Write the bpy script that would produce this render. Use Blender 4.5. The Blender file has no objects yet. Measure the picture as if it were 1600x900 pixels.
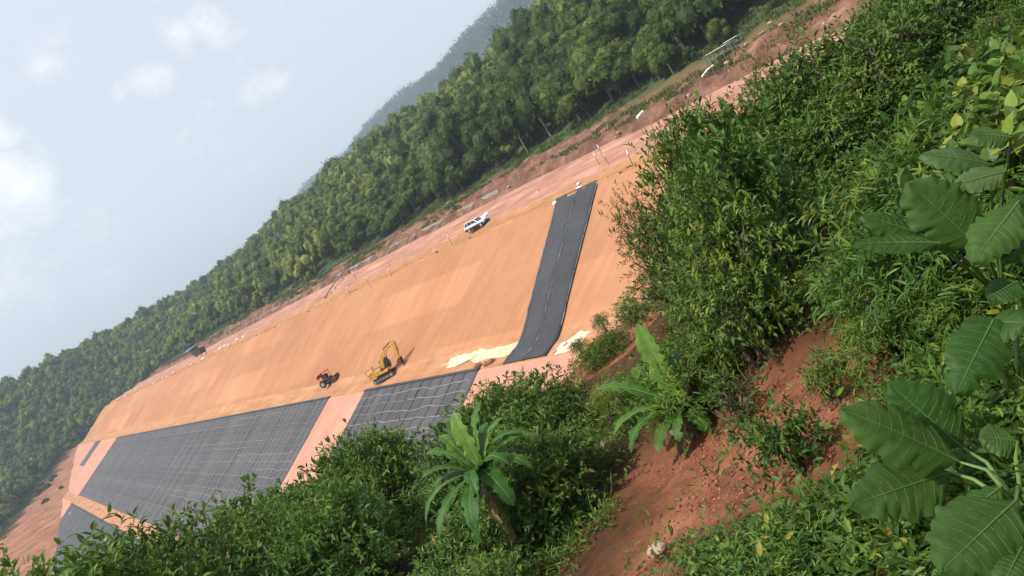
import bpy, bmesh, math, random
import numpy as np
from mathutils import Vector, Matrix
random.seed(7)
RNG = np.random.default_rng(11)
sc = bpy.context.scene
C = sc.collection

# ------------------------------------------------------------------ camera
# World frame: +Y runs along the dam axis, +X up the dam face, the eye is the origin.
LENS_PX = 1200.0
ROLL = math.radians(30.0)
PITCH = math.radians(8.118)
HEAD = math.radians(34.609)
F = np.array([math.sin(HEAD), math.cos(HEAD), 0.0])
R = np.array([math.cos(HEAD), -math.sin(HEAD), 0.0])
UPW = np.array([0, 0, 1.0])
VIEW = F*math.cos(PITCH) - UPW*math.sin(PITCH)
UV = F*math.sin(PITCH) + UPW*math.cos(PITCH)
cam = bpy.data.cameras.new('camera')
cam.sensor_width = 36.0
cam.lens = 36.0*LENS_PX/1600.0
cam.clip_start = 0.05
cam.clip_end = 9000.0
cam_ob = bpy.data.objects.new('camera', cam)
C.objects.link(cam_ob)
cx = R*math.cos(ROLL) - UV*math.sin(ROLL)
cy = R*math.sin(ROLL) + UV*math.cos(ROLL)
cz = -VIEW
cam_ob.matrix_world = Matrix(((cx[0], cy[0], cz[0], 0), (cx[1], cy[1], cz[1], 0), (cx[2], cy[2], cz[2], 0), (0, 0, 0, 1)))
sc.camera = cam_ob

def sight(x, y):
    """Direction of the sight line through a point of the 1600x900 photograph."""
    u, v = x-800.0, 450.0-y
    a = u*math.cos(ROLL)+v*math.sin(ROLL)
    b = -u*math.sin(ROLL)+v*math.cos(ROLL)
    return VIEW + (a*R+b*UV)/LENS_PX

def seen_at(P):
    P = np.asarray(P, float)
    c = P@VIEW
    a = P@R/c*LENS_PX
    b = P@UV/c*LENS_PX
    return np.stack([800+a*math.cos(ROLL)-b*math.sin(ROLL), 450-(a*math.sin(ROLL)+b*math.cos(ROLL))], -1)

# ------------------------------------------------------------------ sky, sun, exposure
SUN_EL = math.radians(50)
SUN_DIR = np.array([-0.90, 0.12, 0.0]); SUN_DIR /= np.linalg.norm(SUN_DIR)
S = np.array([SUN_DIR[0]*math.cos(SUN_EL), SUN_DIR[1]*math.cos(SUN_EL), math.sin(SUN_EL)])
world = bpy.data.worlds.new('World')
sc.world = world
world.use_nodes = True
wn, wl = world.node_tree.nodes, world.node_tree.links
wn.clear()
w_out = wn.new('ShaderNodeOutputWorld')
w_bg = wn.new('ShaderNodeBackground'); w_bg.inputs['Strength'].default_value = 0.13
sky = wn.new('ShaderNodeTexSky'); sky.sky_type = 'NISHITA'; sky.sun_disc = False
sky.sun_elevation = SUN_EL
sky.sun_rotation = math.atan2(S[0], S[1])
sky.air_density = 1.0; sky.dust_density = 2.0; sky.ozone_density = 1.0
veil = wn.new('ShaderNodeMix'); veil.data_type = 'RGBA'
veil.inputs[0].default_value = 0.60
veil.inputs[7].default_value = (7.6, 7.65, 7.85, 1)
wl.new(sky.outputs[0], veil.inputs[6])
tc = wn.new('ShaderNodeTexCoord')
def wmath(op, a, b=None, clamp=False):
    n = wn.new('ShaderNodeMath'); n.operation = op; n.use_clamp = clamp
    for i, v in enumerate((a, b)):
        if v is None: continue
        if isinstance(v, (int, float)): n.inputs[i].default_value = v
        else: wl.new(v, n.inputs[i])
    return n.outputs[0]
def wmap(val, a, b, c=0.0, d=1.0, kind='SMOOTHSTEP'):
    n = wn.new('ShaderNodeMapRange'); n.interpolation_type = kind
    wl.new(val, n.inputs[0])
    for i, v in enumerate((a, b, c, d)): n.inputs[i+1].default_value = v
    return n.outputs[0]
def wnoise(scale, detail, rough, stretch=(1, 1, 1.6)):
    m = wn.new('ShaderNodeMapping'); m.inputs['Scale'].default_value = stretch
    wl.new(tc.outputs['Generated'], m.inputs['Vector'])
    n = wn.new('ShaderNodeTexNoise'); n.inputs['Scale'].default_value = scale
    n.inputs['Detail'].default_value = detail; n.inputs['Roughness'].default_value = rough
    wl.new(m.outputs[0], n.inputs['Vector'])
    return n.outputs['Fac']
CLOUDS = [((335, 50), 0.050, 1.0), ((290, 60), 0.035, .8), ((235, 130), 0.040, .95), ((195, 150), 0.035, .7), ((320, 170), 0.042, .9), ((285, 195), .03, .7),
          ((425, 130), 0.038, .7), ((385, 150), .03, .6), ((35, 290), 0.055, 1.25), ((0, 320), 0.06, 1.1), ((0, 200), 0.04, .95),
          ((75, 85), .04, .5), ((30, 440), .06, .75), ((90, 410), .06, .5), ((130, 370), .06, .35), ((385, 215), .022, .5), ((5, 130), .03, .5)]
bank = None
for (px, py), rad, amp in CLOUDS:
    d = sight(px, py); d = d/np.linalg.norm(d)
    dn = wn.new('ShaderNodeVectorMath'); dn.operation = 'DISTANCE'
    wl.new(tc.outputs['Generated'], dn.inputs[0]); dn.inputs[1].default_value = tuple(d)
    b = wmap(dn.outputs['Value'], rad*1.35, 0.0, 0.0, amp)
    bank = b if bank is None else wmath('MAXIMUM', bank, b)
n_big = wnoise(3.2, 6, 0.55)
n_fine = wnoise(13.0, 10, 0.68, (1, 1, 1.3))
body = wmath('ADD', wmath('MULTIPLY', bank, 0.50), wmath('MULTIPLY', n_big, 0.30))
body = wmath('ADD', body, wmath('MULTIPLY', wmath('SUBTRACT', n_fine, 0.5), 1.7))
mask = wmap(body, 0.25, 1.05)
cl = wn.new('ShaderNodeMix'); cl.data_type = 'RGBA'
wl.new(wmath('MULTIPLY', mask, 0.85), cl.inputs[0])
wl.new(veil.outputs[2], cl.inputs[6])
cl.inputs[7].default_value = (8.6, 8.45, 8.45, 1)
wl.new(cl.outputs[2], w_bg.inputs['Color'])
wl.new(w_bg.outputs[0], w_out.inputs['Surface'])

sun = bpy.data.lights.new('sun', 'SUN')
sun.energy = 5.0; sun.angle = math.radians(0.6); sun.color = (1.0, 0.93, 0.84)
sun_ob = bpy.data.objects.new('sun', sun); C.objects.link(sun_ob)
sun_ob.rotation_euler = Vector(tuple(S)).to_track_quat('Z', 'Y').to_euler()

sc.view_settings.view_transform = 'Standard'
sc.view_settings.look = 'None'
sc.view_settings.exposure = 0.25
sc.view_settings.gamma = 1.0
sc.view_settings.use_curve_mapping = False
sc.cycles.use_denoising = True
sc.cycles.max_bounces = 6
sc.cycles.diffuse_bounces = 3
sc.cycles.glossy_bounces = 2
sc.cycles.transmission_bounces = 3
sc.cycles.volume_bounces = 0
sc.cycles.transparent_max_bounces = 4
sc.cycles.sample_clamp_indirect = 4.0

# ------------------------------------------------------------------ helpers
def link(o):
    C.objects.link(o); return o
def tag(o, label=None, cat=None, group=None, kind=None):
    if label: o['label'] = label
    if cat: o['category'] = cat
    if group: o['group'] = group
    if kind: o['kind'] = kind
    return o
def empty(name, loc=(0, 0, 0), rz=0.0):
    o = bpy.data.objects.new(name, None); link(o)
    o.empty_display_size = 0.3
    o.location = tuple(float(v) for v in loc); o.rotation_euler = (0, 0, rz)
    return o
def mesh_from(name, verts, faces, smooth=True):
    m = bpy.data.meshes.new(name)
    m.from_pydata([tuple(map(float, v)) for v in verts], [], [tuple(map(int, f)) for f in faces])
    if smooth: m.polygons.foreach_set('use_smooth', [True]*len(m.polygons))
    m.update()
    return m
def fast_mesh(name, V_, loops, sizes, smooth=False):
    """Large mesh straight from numpy arrays."""
    m = bpy.data.meshes.new(name)
    m.vertices.add(len(V_)); m.vertices.foreach_set('co', np.ascontiguousarray(V_, np.float32).ravel())
    m.loops.add(len(loops)); m.loops.foreach_set('vertex_index', np.ascontiguousarray(loops, np.int32))
    m.polygons.add(len(sizes))
    st = np.zeros(len(sizes), np.int32); st[1:] = np.cumsum(sizes)[:-1]
    m.polygons.foreach_set('loop_start', st)
    m.polygons.foreach_set('use_smooth', np.full(len(sizes), smooth))
    m.update(calc_edges=True)
    return m
def obj(name, mesh, mat, parent=None, loc=None):
    o = bpy.data.objects.new(name, mesh)
    if mat is not None and len(mesh.materials) == 0: mesh.materials.append(mat)
    link(o)
    if parent is not None: o.parent = parent
    if loc is not None: o.location = tuple(float(v) for v in loc)
    return o
class MB:
    """Collects boxes, tubes, prisms into one mesh."""
    def __init__(s): s.v, s.f = [], []
    def add(s, vs, fs):
        k = len(s.v); s.v += [tuple(map(float, p)) for p in vs]; s.f += [tuple(i+k for i in f) for f in fs]; return s
    def box(s, c, size, rot=None, taper=(1, 1)):
        hx, hy, hz = size[0]/2, size[1]/2, size[2]/2
        P = []
        for z in (-hz, hz):
            t = taper if z > 0 else (1, 1)
            for x, y in ((-hx, -hy), (hx, -hy), (hx, hy), (-hx, hy)):
                p = Vector((x*t[0], y*t[1], z))
                if rot is not None: p = rot @ p
                P.append(p+Vector(c))
        return s.add(P, [(3, 2, 1, 0), (4, 5, 6, 7), (0, 1, 5, 4), (1, 2, 6, 5), (2, 3, 7, 6), (3, 0, 4, 7)])
    def tube(s, pts, rad, n=8, caps=True):
        pts = [Vector(p) for p in pts]
        rad = rad if hasattr(rad, '__len__') else [rad]*len(pts)
        P, fs = [], []
        for i, p in enumerate(pts):
            d = (pts[min(i+1, len(pts)-1)]-pts[max(i-1, 0)]).normalized()
            a = d.orthogonal().normalized() if i == 0 else (a - d*a.dot(d)).normalized()
            b = d.cross(a)
            for k in range(n):
                t = 2*math.pi*k/n
                P.append(p+(a*math.cos(t)+b*math.sin(t))*rad[i])
        for i in range(len(pts)-1):
            for k in range(n):
                fs.append((i*n+k, i*n+(k+1) % n, (i+1)*n+(k+1) % n, (i+1)*n+k))
        if caps:
            fs.append(tuple(range(n-1, -1, -1))); fs.append(tuple((len(pts)-1)*n+k for k in range(n)))
        return s.add(P, fs)
    def prism(s, prof, y0, y1):
        """Outline in (x, z) pushed from y0 to y1."""
        n = len(prof)
        P = [(x, y0, z) for x, z in prof]+[(x, y1, z) for x, z in prof]
        fs = [tuple(range(n)), tuple(range(2*n-1, n-1, -1))]+[(i, n+i, n+(i+1) % n, (i+1) % n) for i in range(n)]
        return s.add(P, fs)
    def disc(s, c, r, half, n=20, axis='Y'):
        P = []
        for q in (-half, half):
            for k in range(n):
                t = 2*math.pi*k/n
                if axis == 'Y': P.append((c[0]+r*math.cos(t), c[1]+q, c[2]+r*math.sin(t)))
                elif axis == 'X': P.append((c[0]+q, c[1]+r*math.cos(t), c[2]+r*math.sin(t)))
                else: P.append((c[0]+r*math.cos(t), c[1]+r*math.sin(t), c[2]+q))
        return s.add(P, [tuple(range(n)), tuple(range(2*n-1, n-1, -1))]+[(k, n+k, n+(k+1) % n, (k+1) % n) for k in range(n)])
    def build(s, name, mat, parent=None, bevel=0.0, smooth=False):
        m = mesh_from(name, s.v, s.f, smooth)
        bm = bmesh.new(); bm.from_mesh(m)
        bmesh.ops.recalc_face_normals(bm, faces=bm.faces)
        if bevel > 0:
            bmesh.ops.bevel(bm, geom=list(bm.edges), offset=bevel, segments=1, affect='EDGES', clamp_overlap=True)
        bm.to_mesh(m); bm.free()
        return obj(name, m, mat, parent)

ORD = ['first', 'second', 'third', 'fourth', 'fifth', 'sixth', 'seventh', 'eighth', 'ninth', 'tenth', 'eleventh', 'twelfth', 'thirteenth', 'fourteenth', 'fifteenth', 'sixteenth', 'seventeenth', 'eighteenth',
       'nineteenth', 'twentieth', 'twenty-first', 'twenty-second', 'twenty-third', 'twenty-fourth', 'twenty-fifth', 'twenty-sixth', 'twenty-seventh', 'twenty-eighth', 'twenty-ninth', 'thirtieth']
def number_off(things, look, rest):
    """Give each of a row of look-alikes its place in the row, counted from the photo's left."""
    things.sort(key=lambda q_: q_[0])
    for k, (x, o) in enumerate(things): o['label'] = ORD[k]+' '+look+' from the left '+rest
# value noise
_T = RNG.random((256, 256))
def vnoise(x, y):
    x = np.asarray(x, float); y = np.asarray(y, float)
    xi = np.floor(x).astype(int); yi = np.floor(y).astype(int)
    fx = x-xi; fy = y-yi
    fx = fx*fx*(3-2*fx); fy = fy*fy*(3-2*fy)
    g = lambda i, j: _T[i & 255, j & 255]
    return (g(xi, yi)*(1-fx)+g(xi+1, yi)*fx)*(1-fy)+(g(xi, yi+1)*(1-fx)+g(xi+1, yi+1)*fx)*fy
def fbm(x, y, o=4):
    s, a, t = 0.0, 1.0, 0.0
    for k in range(o):
        s = s+a*(vnoise(x*2**k+17*k, y*2**k+9*k)-.5); t += a; a *= .5
    return s/t*2
def inside(poly, x, y):
    r = False; n = len(poly); j = n-1
    for i in range(n):
        xi, yi = poly[i]; xj, yj = poly[j]
        if (yi > y) != (yj > y) and x < (xj-xi)*(y-yi)/(yj-yi)+xi: r = not r
        j = i
    return r

# ------------------------------------------------------------------ materials
def newmat(name):
    m = bpy.data.materials.new(name); m.use_nodes = True
    nt = m.node_tree
    return m, nt.nodes, nt.links, nt.nodes['Principled BSDF']
def ramp(n, l, src, stops):
    r = n.new('ShaderNodeValToRGB'); l.new(src, r.inputs[0])
    e = r.color_ramp.elements
    while len(e) < len(stops): e.new(0.5)
    for k, (p, c) in enumerate(stops): e[k].position = p; e[k].color = (*c, 1)
    return r.outputs[0]
def nz(n, l, scale, detail=5, rough=.55, stretch=None, coord='Object', rot=None):
    t = n.new('ShaderNodeTexCoord'); m = n.new('ShaderNodeMapping')
    if stretch: m.inputs['Scale'].default_value = stretch
    if rot: m.inputs['Rotation'].default_value = rot
    l.new(t.outputs[coord], m.inputs[0])
    x = n.new('ShaderNodeTexNoise'); x.inputs['Scale'].default_value = scale
    x.inputs['Detail'].default_value = detail; x.inputs['Roughness'].default_value = rough
    l.new(m.outputs[0], x.inputs['Vector'])
    return x.outputs['Fac']
def mixc(n, l, fac, a, b, mode='MIX'):
    m = n.new('ShaderNodeMix'); m.data_type = 'RGBA'; m.blend_type = mode
    for i, v in ((0, fac), (6, a), (7, b)):
        if isinstance(v, (int, float)): m.inputs[i].default_value = v
        elif isinstance(v, tuple): m.inputs[i].default_value = (*v, 1)
        else: l.new(v, m.inputs[i])
    return m.outputs[2]
def bump(n, l, bsdf, h, strength=.4, dist=.1):
    b = n.new('ShaderNodeBump'); b.inputs['Strength'].default_value = strength; b.inputs['Distance'].default_value = dist
    l.new(h, b.inputs['Height']); l.new(b.outputs[0], bsdf.inputs['Normal'])
def plain(name, col, rough=.6, metal=0.0, var=.25, scale=3.0, spec=.4):
    m, n, l, b = newmat(name)
    f = nz(n, l, scale, 6, .6)
    lo = tuple(c*(1-var) for c in col); hi = tuple(min(1, c*(1+var)) for c in col)
    l.new(ramp(n, l, f, [(.3, lo), (.7, hi)]), b.inputs['Base Color'])
    b.inputs['Roughness'].default_value = rough; b.inputs['Metallic'].default_value = metal
    b.inputs['Specular IOR Level'].default_value = spec
    return m
def leafmat(name, dark, mid, light, trans=.22, rough=.5, spec=.35, objvar=.25, yellow=None, spots=0.0):
    m, n, l, b = newmat(name)
    at = n.new('ShaderNodeAttribute'); at.attribute_name = 'rnd'
    oi = n.new('ShaderNodeObjectInfo')
    stops = [(0.0, dark), (.5, mid), (.93, light)]
    if yellow: stops.append((.985, yellow))
    col = ramp(n, l, at.outputs['Fac'], stops)
    k = n.new('ShaderNodeMapRange'); l.new(oi.outputs['Random'], k.inputs[0])
    k.inputs[3].default_value = 1-objvar; k.inputs[4].default_value = 1+objvar
    hsv = n.new('ShaderNodeHueSaturation'); l.new(col, hsv.inputs['Color']); l.new(k.outputs[0], hsv.inputs['Value'])
    k2 = n.new('ShaderNodeMapRange'); l.new(oi.outputs['Random'], k2.inputs[0]); k2.inputs[3].default_value = .515; k2.inputs[4].default_value = .485
    l.new(k2.outputs[0], hsv.inputs['Hue'])
    leafcol = hsv.outputs[0]
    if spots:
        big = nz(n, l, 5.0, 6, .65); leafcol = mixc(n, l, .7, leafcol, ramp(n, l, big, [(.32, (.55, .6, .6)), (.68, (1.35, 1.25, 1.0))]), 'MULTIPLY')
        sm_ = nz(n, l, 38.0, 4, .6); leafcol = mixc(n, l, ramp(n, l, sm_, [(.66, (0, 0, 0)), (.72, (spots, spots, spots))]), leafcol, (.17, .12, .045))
    l.new(leafcol, b.inputs['Base Color'])
    b.inputs['Roughness'].default_value = rough; b.inputs['Specular IOR Level'].default_value = spec
    t = n.new('ShaderNodeBsdfTranslucent')
    h2 = n.new('ShaderNodeHueSaturation'); l.new(hsv.outputs[0], h2.inputs['Color']); h2.inputs['Value'].default_value = 1.6; h2.inputs['Hue'].default_value = .485
    l.new(h2.outputs[0], t.inputs['Color'])
    mx = n.new('ShaderNodeMixShader'); mx.inputs[0].default_value = trans
    l.new(b.outputs[0], mx.inputs[1]); l.new(t.outputs[0], mx.inputs[2])
    l.new(mx.outputs[0], n['Material Output'].inputs['Surface'])
    return m
M = {}
M['bark'] = plain('bark', (.10, .072, .05), .9, 0, .45, 6)
M['bark_pale'] = plain('bark_pale', (.16, .13, .10), .9, 0, .4, 8)
M['forest_leaf'] = leafmat('forest_leaf', (0.0178, 0.0385, 0.0060), (0.0487, 0.0843, 0.0109), (0.1218, 0.1512, 0.0181), .15, .6, .2, .34, (.16, .17, .05))
M['ridge_leaf'] = leafmat('ridge_leaf', (.02, .05, .018), (.035, .08, .026), (.06, .11, .035), .1, .7, .1, .1)
M['leaf_deep'] = leafmat('leaf_deep', (0.0227, 0.0537, 0.0088), (0.0551, 0.1141, 0.0140), (0.1379, 0.2148, 0.0247), .25, .5, .28, .22, (.22, .20, .04))
M['leaf_mid'] = leafmat('leaf_mid', (0.0243, 0.0580, 0.0086), (0.0581, 0.1211, 0.0154), (0.1332, 0.2106, 0.0273), .28, .5, .28, .22, (.28, .24, .04))
M['leaf_bright'] = leafmat('leaf_bright', (0.0337, 0.0765, 0.0102), (0.0742, 0.1440, 0.0160), (0.1386, 0.2250, 0.0255), .3, .5, .28, .2, (.32, .28, .05))
M['leaf_olive'] = leafmat('leaf_olive', (.03, .055, .014), (.065, .10, .022), (.13, .17, .04), .25, .5, .3, .2, (.25, .18, .06))

def soil_mat(name, a, b_, c, scale, streak=None, bumps=(.5, .15, 1.0), blocks=None):
    m, n, l, b = newmat(name)
    f = nz(n, l, scale, 8, .62)
    col = ramp(n, l, f, [(.3, a), (.5, b_), (.72, c)])
    if streak:
        s = nz(n, l, streak[1], 6, .6, streak[0])
        col = mixc(n, l, streak[2], col, ramp(n, l, s, [(.35, (.72, .70, .68)), (.65, (1.12, 1.10, 1.08))]), 'MULTIPLY')
    if blocks:
        t = n.new('ShaderNodeTexCoord'); mp = n.new('ShaderNodeMapping'); mp.vector_type = 'POINT'
        mp.inputs['Rotation'].default_value = (0, 0, math.pi/2)
        l.new(t.outputs['Object'], mp.inputs[0])
        br = n.new('ShaderNodeTexBrick'); l.new(mp.outputs[0], br.inputs['Vector'])
        br.inputs['Color1'].default_value = (1.14, 1.14, 1.14, 1); br.inputs['Color2'].default_value = (.82, .81, .80, 1)
        br.inputs['Mortar'].default_value = (1, 1, 1, 1); br.inputs['Scale'].default_value = 1.0
        br.inputs['Mortar Size'].default_value = .02; br.inputs['Mortar Smooth'].default_value = 1.0
        br.inputs['Brick Width'].default_value = blocks[0]; br.inputs['Row Height'].default_value = blocks[1]
        col = mixc(n, l, blocks[2], col, br.outputs['Color'], 'MULTIPLY')
    l.new(col, b.inputs['Base Color'])
    b.inputs['Roughness'].default_value = .95; b.inputs['Specular IOR Level'].default_value = .15
    h = nz(n, l, bumps[2], 8, .65)
    bump(n, l, b, h, bumps[0], bumps[1])
    return m
M['slope_soil'] = soil_mat('slope_soil', (0.3526, 0.1617, 0.0791), (0.4085, 0.1961, 0.0998), (0.4644, 0.2365, 0.1290), .06, ((.16, 1.0, .16), .9, .35), (.25, .05, 2.5), (34.0, 6.3, .75))
M['road_soil'] = soil_mat('road_soil', (0.3168, 0.1496, 0.1012), (0.4048, 0.2112, 0.1452), (0.4840, 0.2904, 0.2112), .16, ((.9, .05, 1), 1.1, .8), (.5, .15, .8))
M['ledge_soil'] = soil_mat('ledge_soil', (0.2992, 0.1496, 0.0660), (0.3696, 0.1848, 0.0880), (0.4400, 0.2376, 0.1232), .3, ((1.0, .1, 1), .9, .5), (.6, .2, .8))
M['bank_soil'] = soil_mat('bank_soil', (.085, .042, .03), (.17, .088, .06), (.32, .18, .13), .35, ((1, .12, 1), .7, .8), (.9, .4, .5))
M['berm_soil'] = soil_mat('berm_soil', (0.3612, 0.1720, 0.0817), (0.4300, 0.2193, 0.1118), (0.4988, 0.2838, 0.1548), .25, ((.8, .07, 1), 1.3, .6), (.5, .15, 1.0))
M['gap_soil'] = soil_mat('gap_soil', (.40, .19, .13), (.455, .23, .162), (.50, .275, .20), .3, None, (.3, .1, .9))
M['cream_sand'] = soil_mat('cream_sand', (0.5220, 0.3330, 0.1980), (0.6660, 0.5040, 0.3420), (0.7200, 0.5760, 0.4140), .45, None, (.4, .1, 1.2))
M['near_soil'] = soil_mat('near_soil', (.10, .030, .014), (.20, .066, .030), (.31, .12, .06), 1.1, None, (1.0, .08, 5.0))

def membrane_mat(name, col, rough=.5):
    m, n, l, b = newmat(name)
    f = nz(n, l, .35, 7, .6, (1, .5, 1))
    oi = n.new('ShaderNodeObjectInfo')
    base = ramp(n, l, f, [(.3, tuple(c*.75 for c in col)), (.7, tuple(c*1.3 for c in col))])
    base = mixc(n, l, .5, base, ramp(n, l, oi.outputs['Random'], [(0, (.7, .7, .7)), (1, (1.35, 1.33, 1.3))]), 'MULTIPLY')
    dust = nz(n, l, 1.3, 8, .7)
    base = mixc(n, l, ramp(n, l, dust, [(.55, (0, 0, 0)), (.85, (.35, .35, .35))]), base, (.20, .15, .125))
    l.new(base, b.inputs['Base Color']); b.inputs['Roughness'].default_value = rough; b.inputs['Specular IOR Level'].default_value = .35
    bump(n, l, b, nz(n, l, .9, 5, .6), .4, .12)
    return m
M['membrane'] = membrane_mat('membrane', (.036, .038, .042))
M['mat_black'] = membrane_mat('mat_black', (.060, .058, .062), .6)
M['strap'] = plain('strap', (.17, .165, .165), .8, 0, .3, 2)
M['strap_dim'] = plain('strap_dim', (.125, .12, .122), .8, 0, .3, 2)
M['seam_tape'] = plain('seam_tape', (.30, .29, .285), .7, 0, .4, 1.5)
M['yellow_paint'] = plain('yellow_paint', (.50, .27, .055), .65, 0, .45, 2)
M['dark_steel'] = plain('dark_steel', (.05, .045, .042), .6, .3, .4, 3)
M['rust_steel'] = plain('rust_steel', (.10, .055, .035), .75, .2, .5, 4)
M['grey_panel'] = plain('grey_panel', (.20, .21, .20), .55, .1, .25, 3)
M['glass_dark'] = plain('glass_dark', (.02, .024, .03), .12, 0, .3, 2, .6)
M['white_paint'] = plain('white_paint', (.74, .75, .76), .3, 0, .06, 2, .5)
M['black_plastic'] = plain('black_plastic', (.022, .022, .025), .6, 0, .3, 4)
M['red_paint'] = plain('red_paint', (.42, .05, .045), .5, 0, .3, 3)
M['tyre'] = plain('tyre', (.025, .023, .022), .9, 0, .3, 6)
M['rim'] = plain('rim', (.5, .5, .5), .35, .7, .15, 3)
M['lamp_glass'] = plain('lamp_glass', (.7, .7, .66), .15, 0, .1, 3)
M['white_cloth'] = plain('white_cloth', (.72, .72, .71), .85, 0, .08, 2)
M['blue_sheet'] = plain('blue_sheet', (.045, .13, .26), .5, .2, .3, 1.5)
M['concrete'] = plain('concrete', (.30, .26, .23), .9, 0, .35, 1.2)
M['timber'] = plain('timber', (.16, .10, .065), .85, 0, .4, 5)
M['green_steel'] = plain('green_steel', (.07, .15, .12), .6, .1, .3, 3)
M['stone_pale'] = plain('stone_pale', (.38, .27, .21), .9, 0, .3, 6)
M['stone_red'] = plain('stone_red', (.24, .10, .06), .95, 0, .5, 9)

# ------------------------------------------------------------------ terrain functions
def crest_z(y): return np.interp(y, [-80, 50, 72, 100, 200, 530], [-7.1, -7.1, -7.1, -6.45, -6.05, -5.4])
BERM_IN, BERM_OUT, TOE = 41.6, 38.5, 15.9
Z_BERM_IN, Z_BERM_OUT, Z_TOE = -16.6, -16.9, -28.3
def dam_z(x, y):
    """Height of the embankment and of the road platform behind its crest."""
    x = np.asarray(x, float); y = np.asarray(y, float)
    zc = crest_z(y)
    top = np.interp(x, [62, 66.2, 67.2, 74, 84, 85.2, 87, 89.5, 91.2, 93.5, 101], [0, .05, .55, .95, 2.0, 1.0, 1.0, 2.9, 3.0, 4.3, 5.2])
    top = zc+top
    zu = Z_BERM_IN+(zc-Z_BERM_IN)*np.clip((x-BERM_IN)/(62-BERM_IN), 0, 1)
    # the foot of the upper slope is eased into the berm
    t = np.clip((x-BERM_IN)/4.0, 0, 1); zu = zu-.12*4*t*(1-t)*.9
    low = np.interp(x, [-6, 6.5, 12.6, 15.9, 38.5, 41.6], [-38.5, -32.2, -29.0, -28.3, -16.9, -16.6])
    return np.where(x >= 62, top, np.where(x >= BERM_IN, zu, low))
def hill_z(x, y):
    """Natural ground behind the road and at the far abutment."""
    x = np.asarray(x, float); y = np.asarray(y, float)
    a = np.where(x > 95, np.interp(x, [95, 100, 185, 215, 300, 420], [-2.2, -.6, 25.5, 27, 6, -20]), -2.2+(x-95)*.75)
    a = a+np.interp(y, [150, 380, 560], [0, 6.5, 4])*np.clip((x-95)/85, 0, 1)
    fl = np.interp(y+.10*x, [-200, 200, 300, 356, 450, 540, 566, 655, 690, 800, 1000], [-44, -42, -36, -32, -25, -17, -9.5, 31, 34, 24, -20])
    fl = fl+np.where(x < 0, x*.03, 0)
    k = 4.0
    m = np.logaddexp(a/k, fl/k)*k
    und = fbm(x/60+3, y/60+5, 4)*5.0*np.clip((m+2)/25, 0, 1) + fbm(x/14, y/14, 3)*.7
    return m+und
def soft(t): return np.logaddexp(0, t)
def near_z0(r, f):
    z = -3.0+np.where(r > -4, .20*r, -.8+.05*(r+4))-.16*f
    z = z+.10*2*soft((r-3)/2)
    z = z-.55*3*soft((f-31.5)/3)
    z = z-.35*3*soft((-24-r)/3)
    return z
def near_rough(r, f): return fbm(r/5+40, f/5+21, 4)*.35+fbm(r/1.1, f/1.1, 3)*.10
SOIL_A = [(880, 1000), (925, 915), (960, 870), (1000, 822), (1025, 785), (945, 748), (1030, 692), (1118, 644), (1150, 609), (1180, 571), (1237, 549), (1305, 535), (1350, 483), (1400, 468), (1440, 480), (1400, 540), (1468, 545),
          (1396, 606), (1330, 630), (1340, 700), (1292, 735), (1210, 765), (1182, 790), (1110, 806), (1062, 845), (1040, 915), (1015, 1000)]
SOIL_B = [(845, 575), (905, 530), (935, 490), (965, 430), (1010, 430), (1030, 490), (990, 540), (930, 585), (880, 600)]
SOIL_C = [(1395, 770), (1500, 730), (1540, 780), (1480, 840), (1410, 830)]
SOIL_D = [(1180, 600), (1330, 560), (1340, 660), (1210, 660)]
def soil_mask(r, f, z):
    P = np.outer(r, R)+np.outer(f, F); P[:, 2] = z
    q = seen_at(P)
    ok = P@VIEW > .5
    out = np.zeros(len(r))
    for i in range(len(r)):
        if ok[i]:
            x, y = q[i]
            if 820 < x < 1560 and 410 < y < 960:
                if inside(SOIL_A, x, y) or inside(SOIL_B, x, y) or inside(SOIL_C, x, y): out[i] = 1
    return out
def near_z(r, f):
    return near_z0(r, f)+near_rough(r, f)
def near_point(px, py):
    """Where the sight line meets the near hillside."""
    d = sight(px, py); dr, df, dz = d@R, d@F, d[2]
    t = np.arange(2.0, 60.0, .04)
    z = near_z(t*dr, t*df)
    hit = np.nonzero(t*dz < z)[0]
    k = t[hit[0]] if len(hit) else 60.0
    return d*k
def to_rf(P): return float(P@R), float(P@F)
def on_near(r, f, dz=0.0):
    P = R*r+F*f
    return np.array([P[0], P[1], float(near_z(np.array([r]), np.array([f]))[0])+dz])
def far_point(px, py):
    """Where the sight line meets the dam, the road or the hill behind."""
    d = sight(px, py)
    t = np.arange(40.0, 900.0, .1)
    x, y, zz = t*d[0], t*d[1], t*d[2]
    g = np.where((x < 101) & (y < 575), np.maximum(dam_z(x, y), hill_z(x, y)), hill_z(x, y))
    hit = np.nonzero(zz < g)[0]
    k = t[hit[0]] if len(hit) else 900.0
    return d*k

def grid_mesh(name, xs, ys, zfun, frame=None):
    X, Y = np.meshgrid(xs, ys, indexing='ij')
    Zz = zfun(X.ravel(), Y.ravel()).reshape(X.shape)
    if frame is None: V_ = np.stack([X, Y, Zz], -1).reshape(-1, 3)
    else:
        V_ = np.outer(X.ravel(), frame[0])+np.outer(Y.ravel(), frame[1]); V_[:, 2] = Zz.ravel()
    nx, ny = len(xs), len(ys)
    i = np.arange(nx-1)[:, None]*ny+np.arange(ny-1)[None, :]
    q = np.stack([i, i+ny, i+ny+1, i+1], -1).reshape(-1, 4)
    if frame is not None: q = q[:, ::1]
    return fast_mesh(name, V_, q.ravel(), np.full(len(q), 4), True), V_

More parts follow.
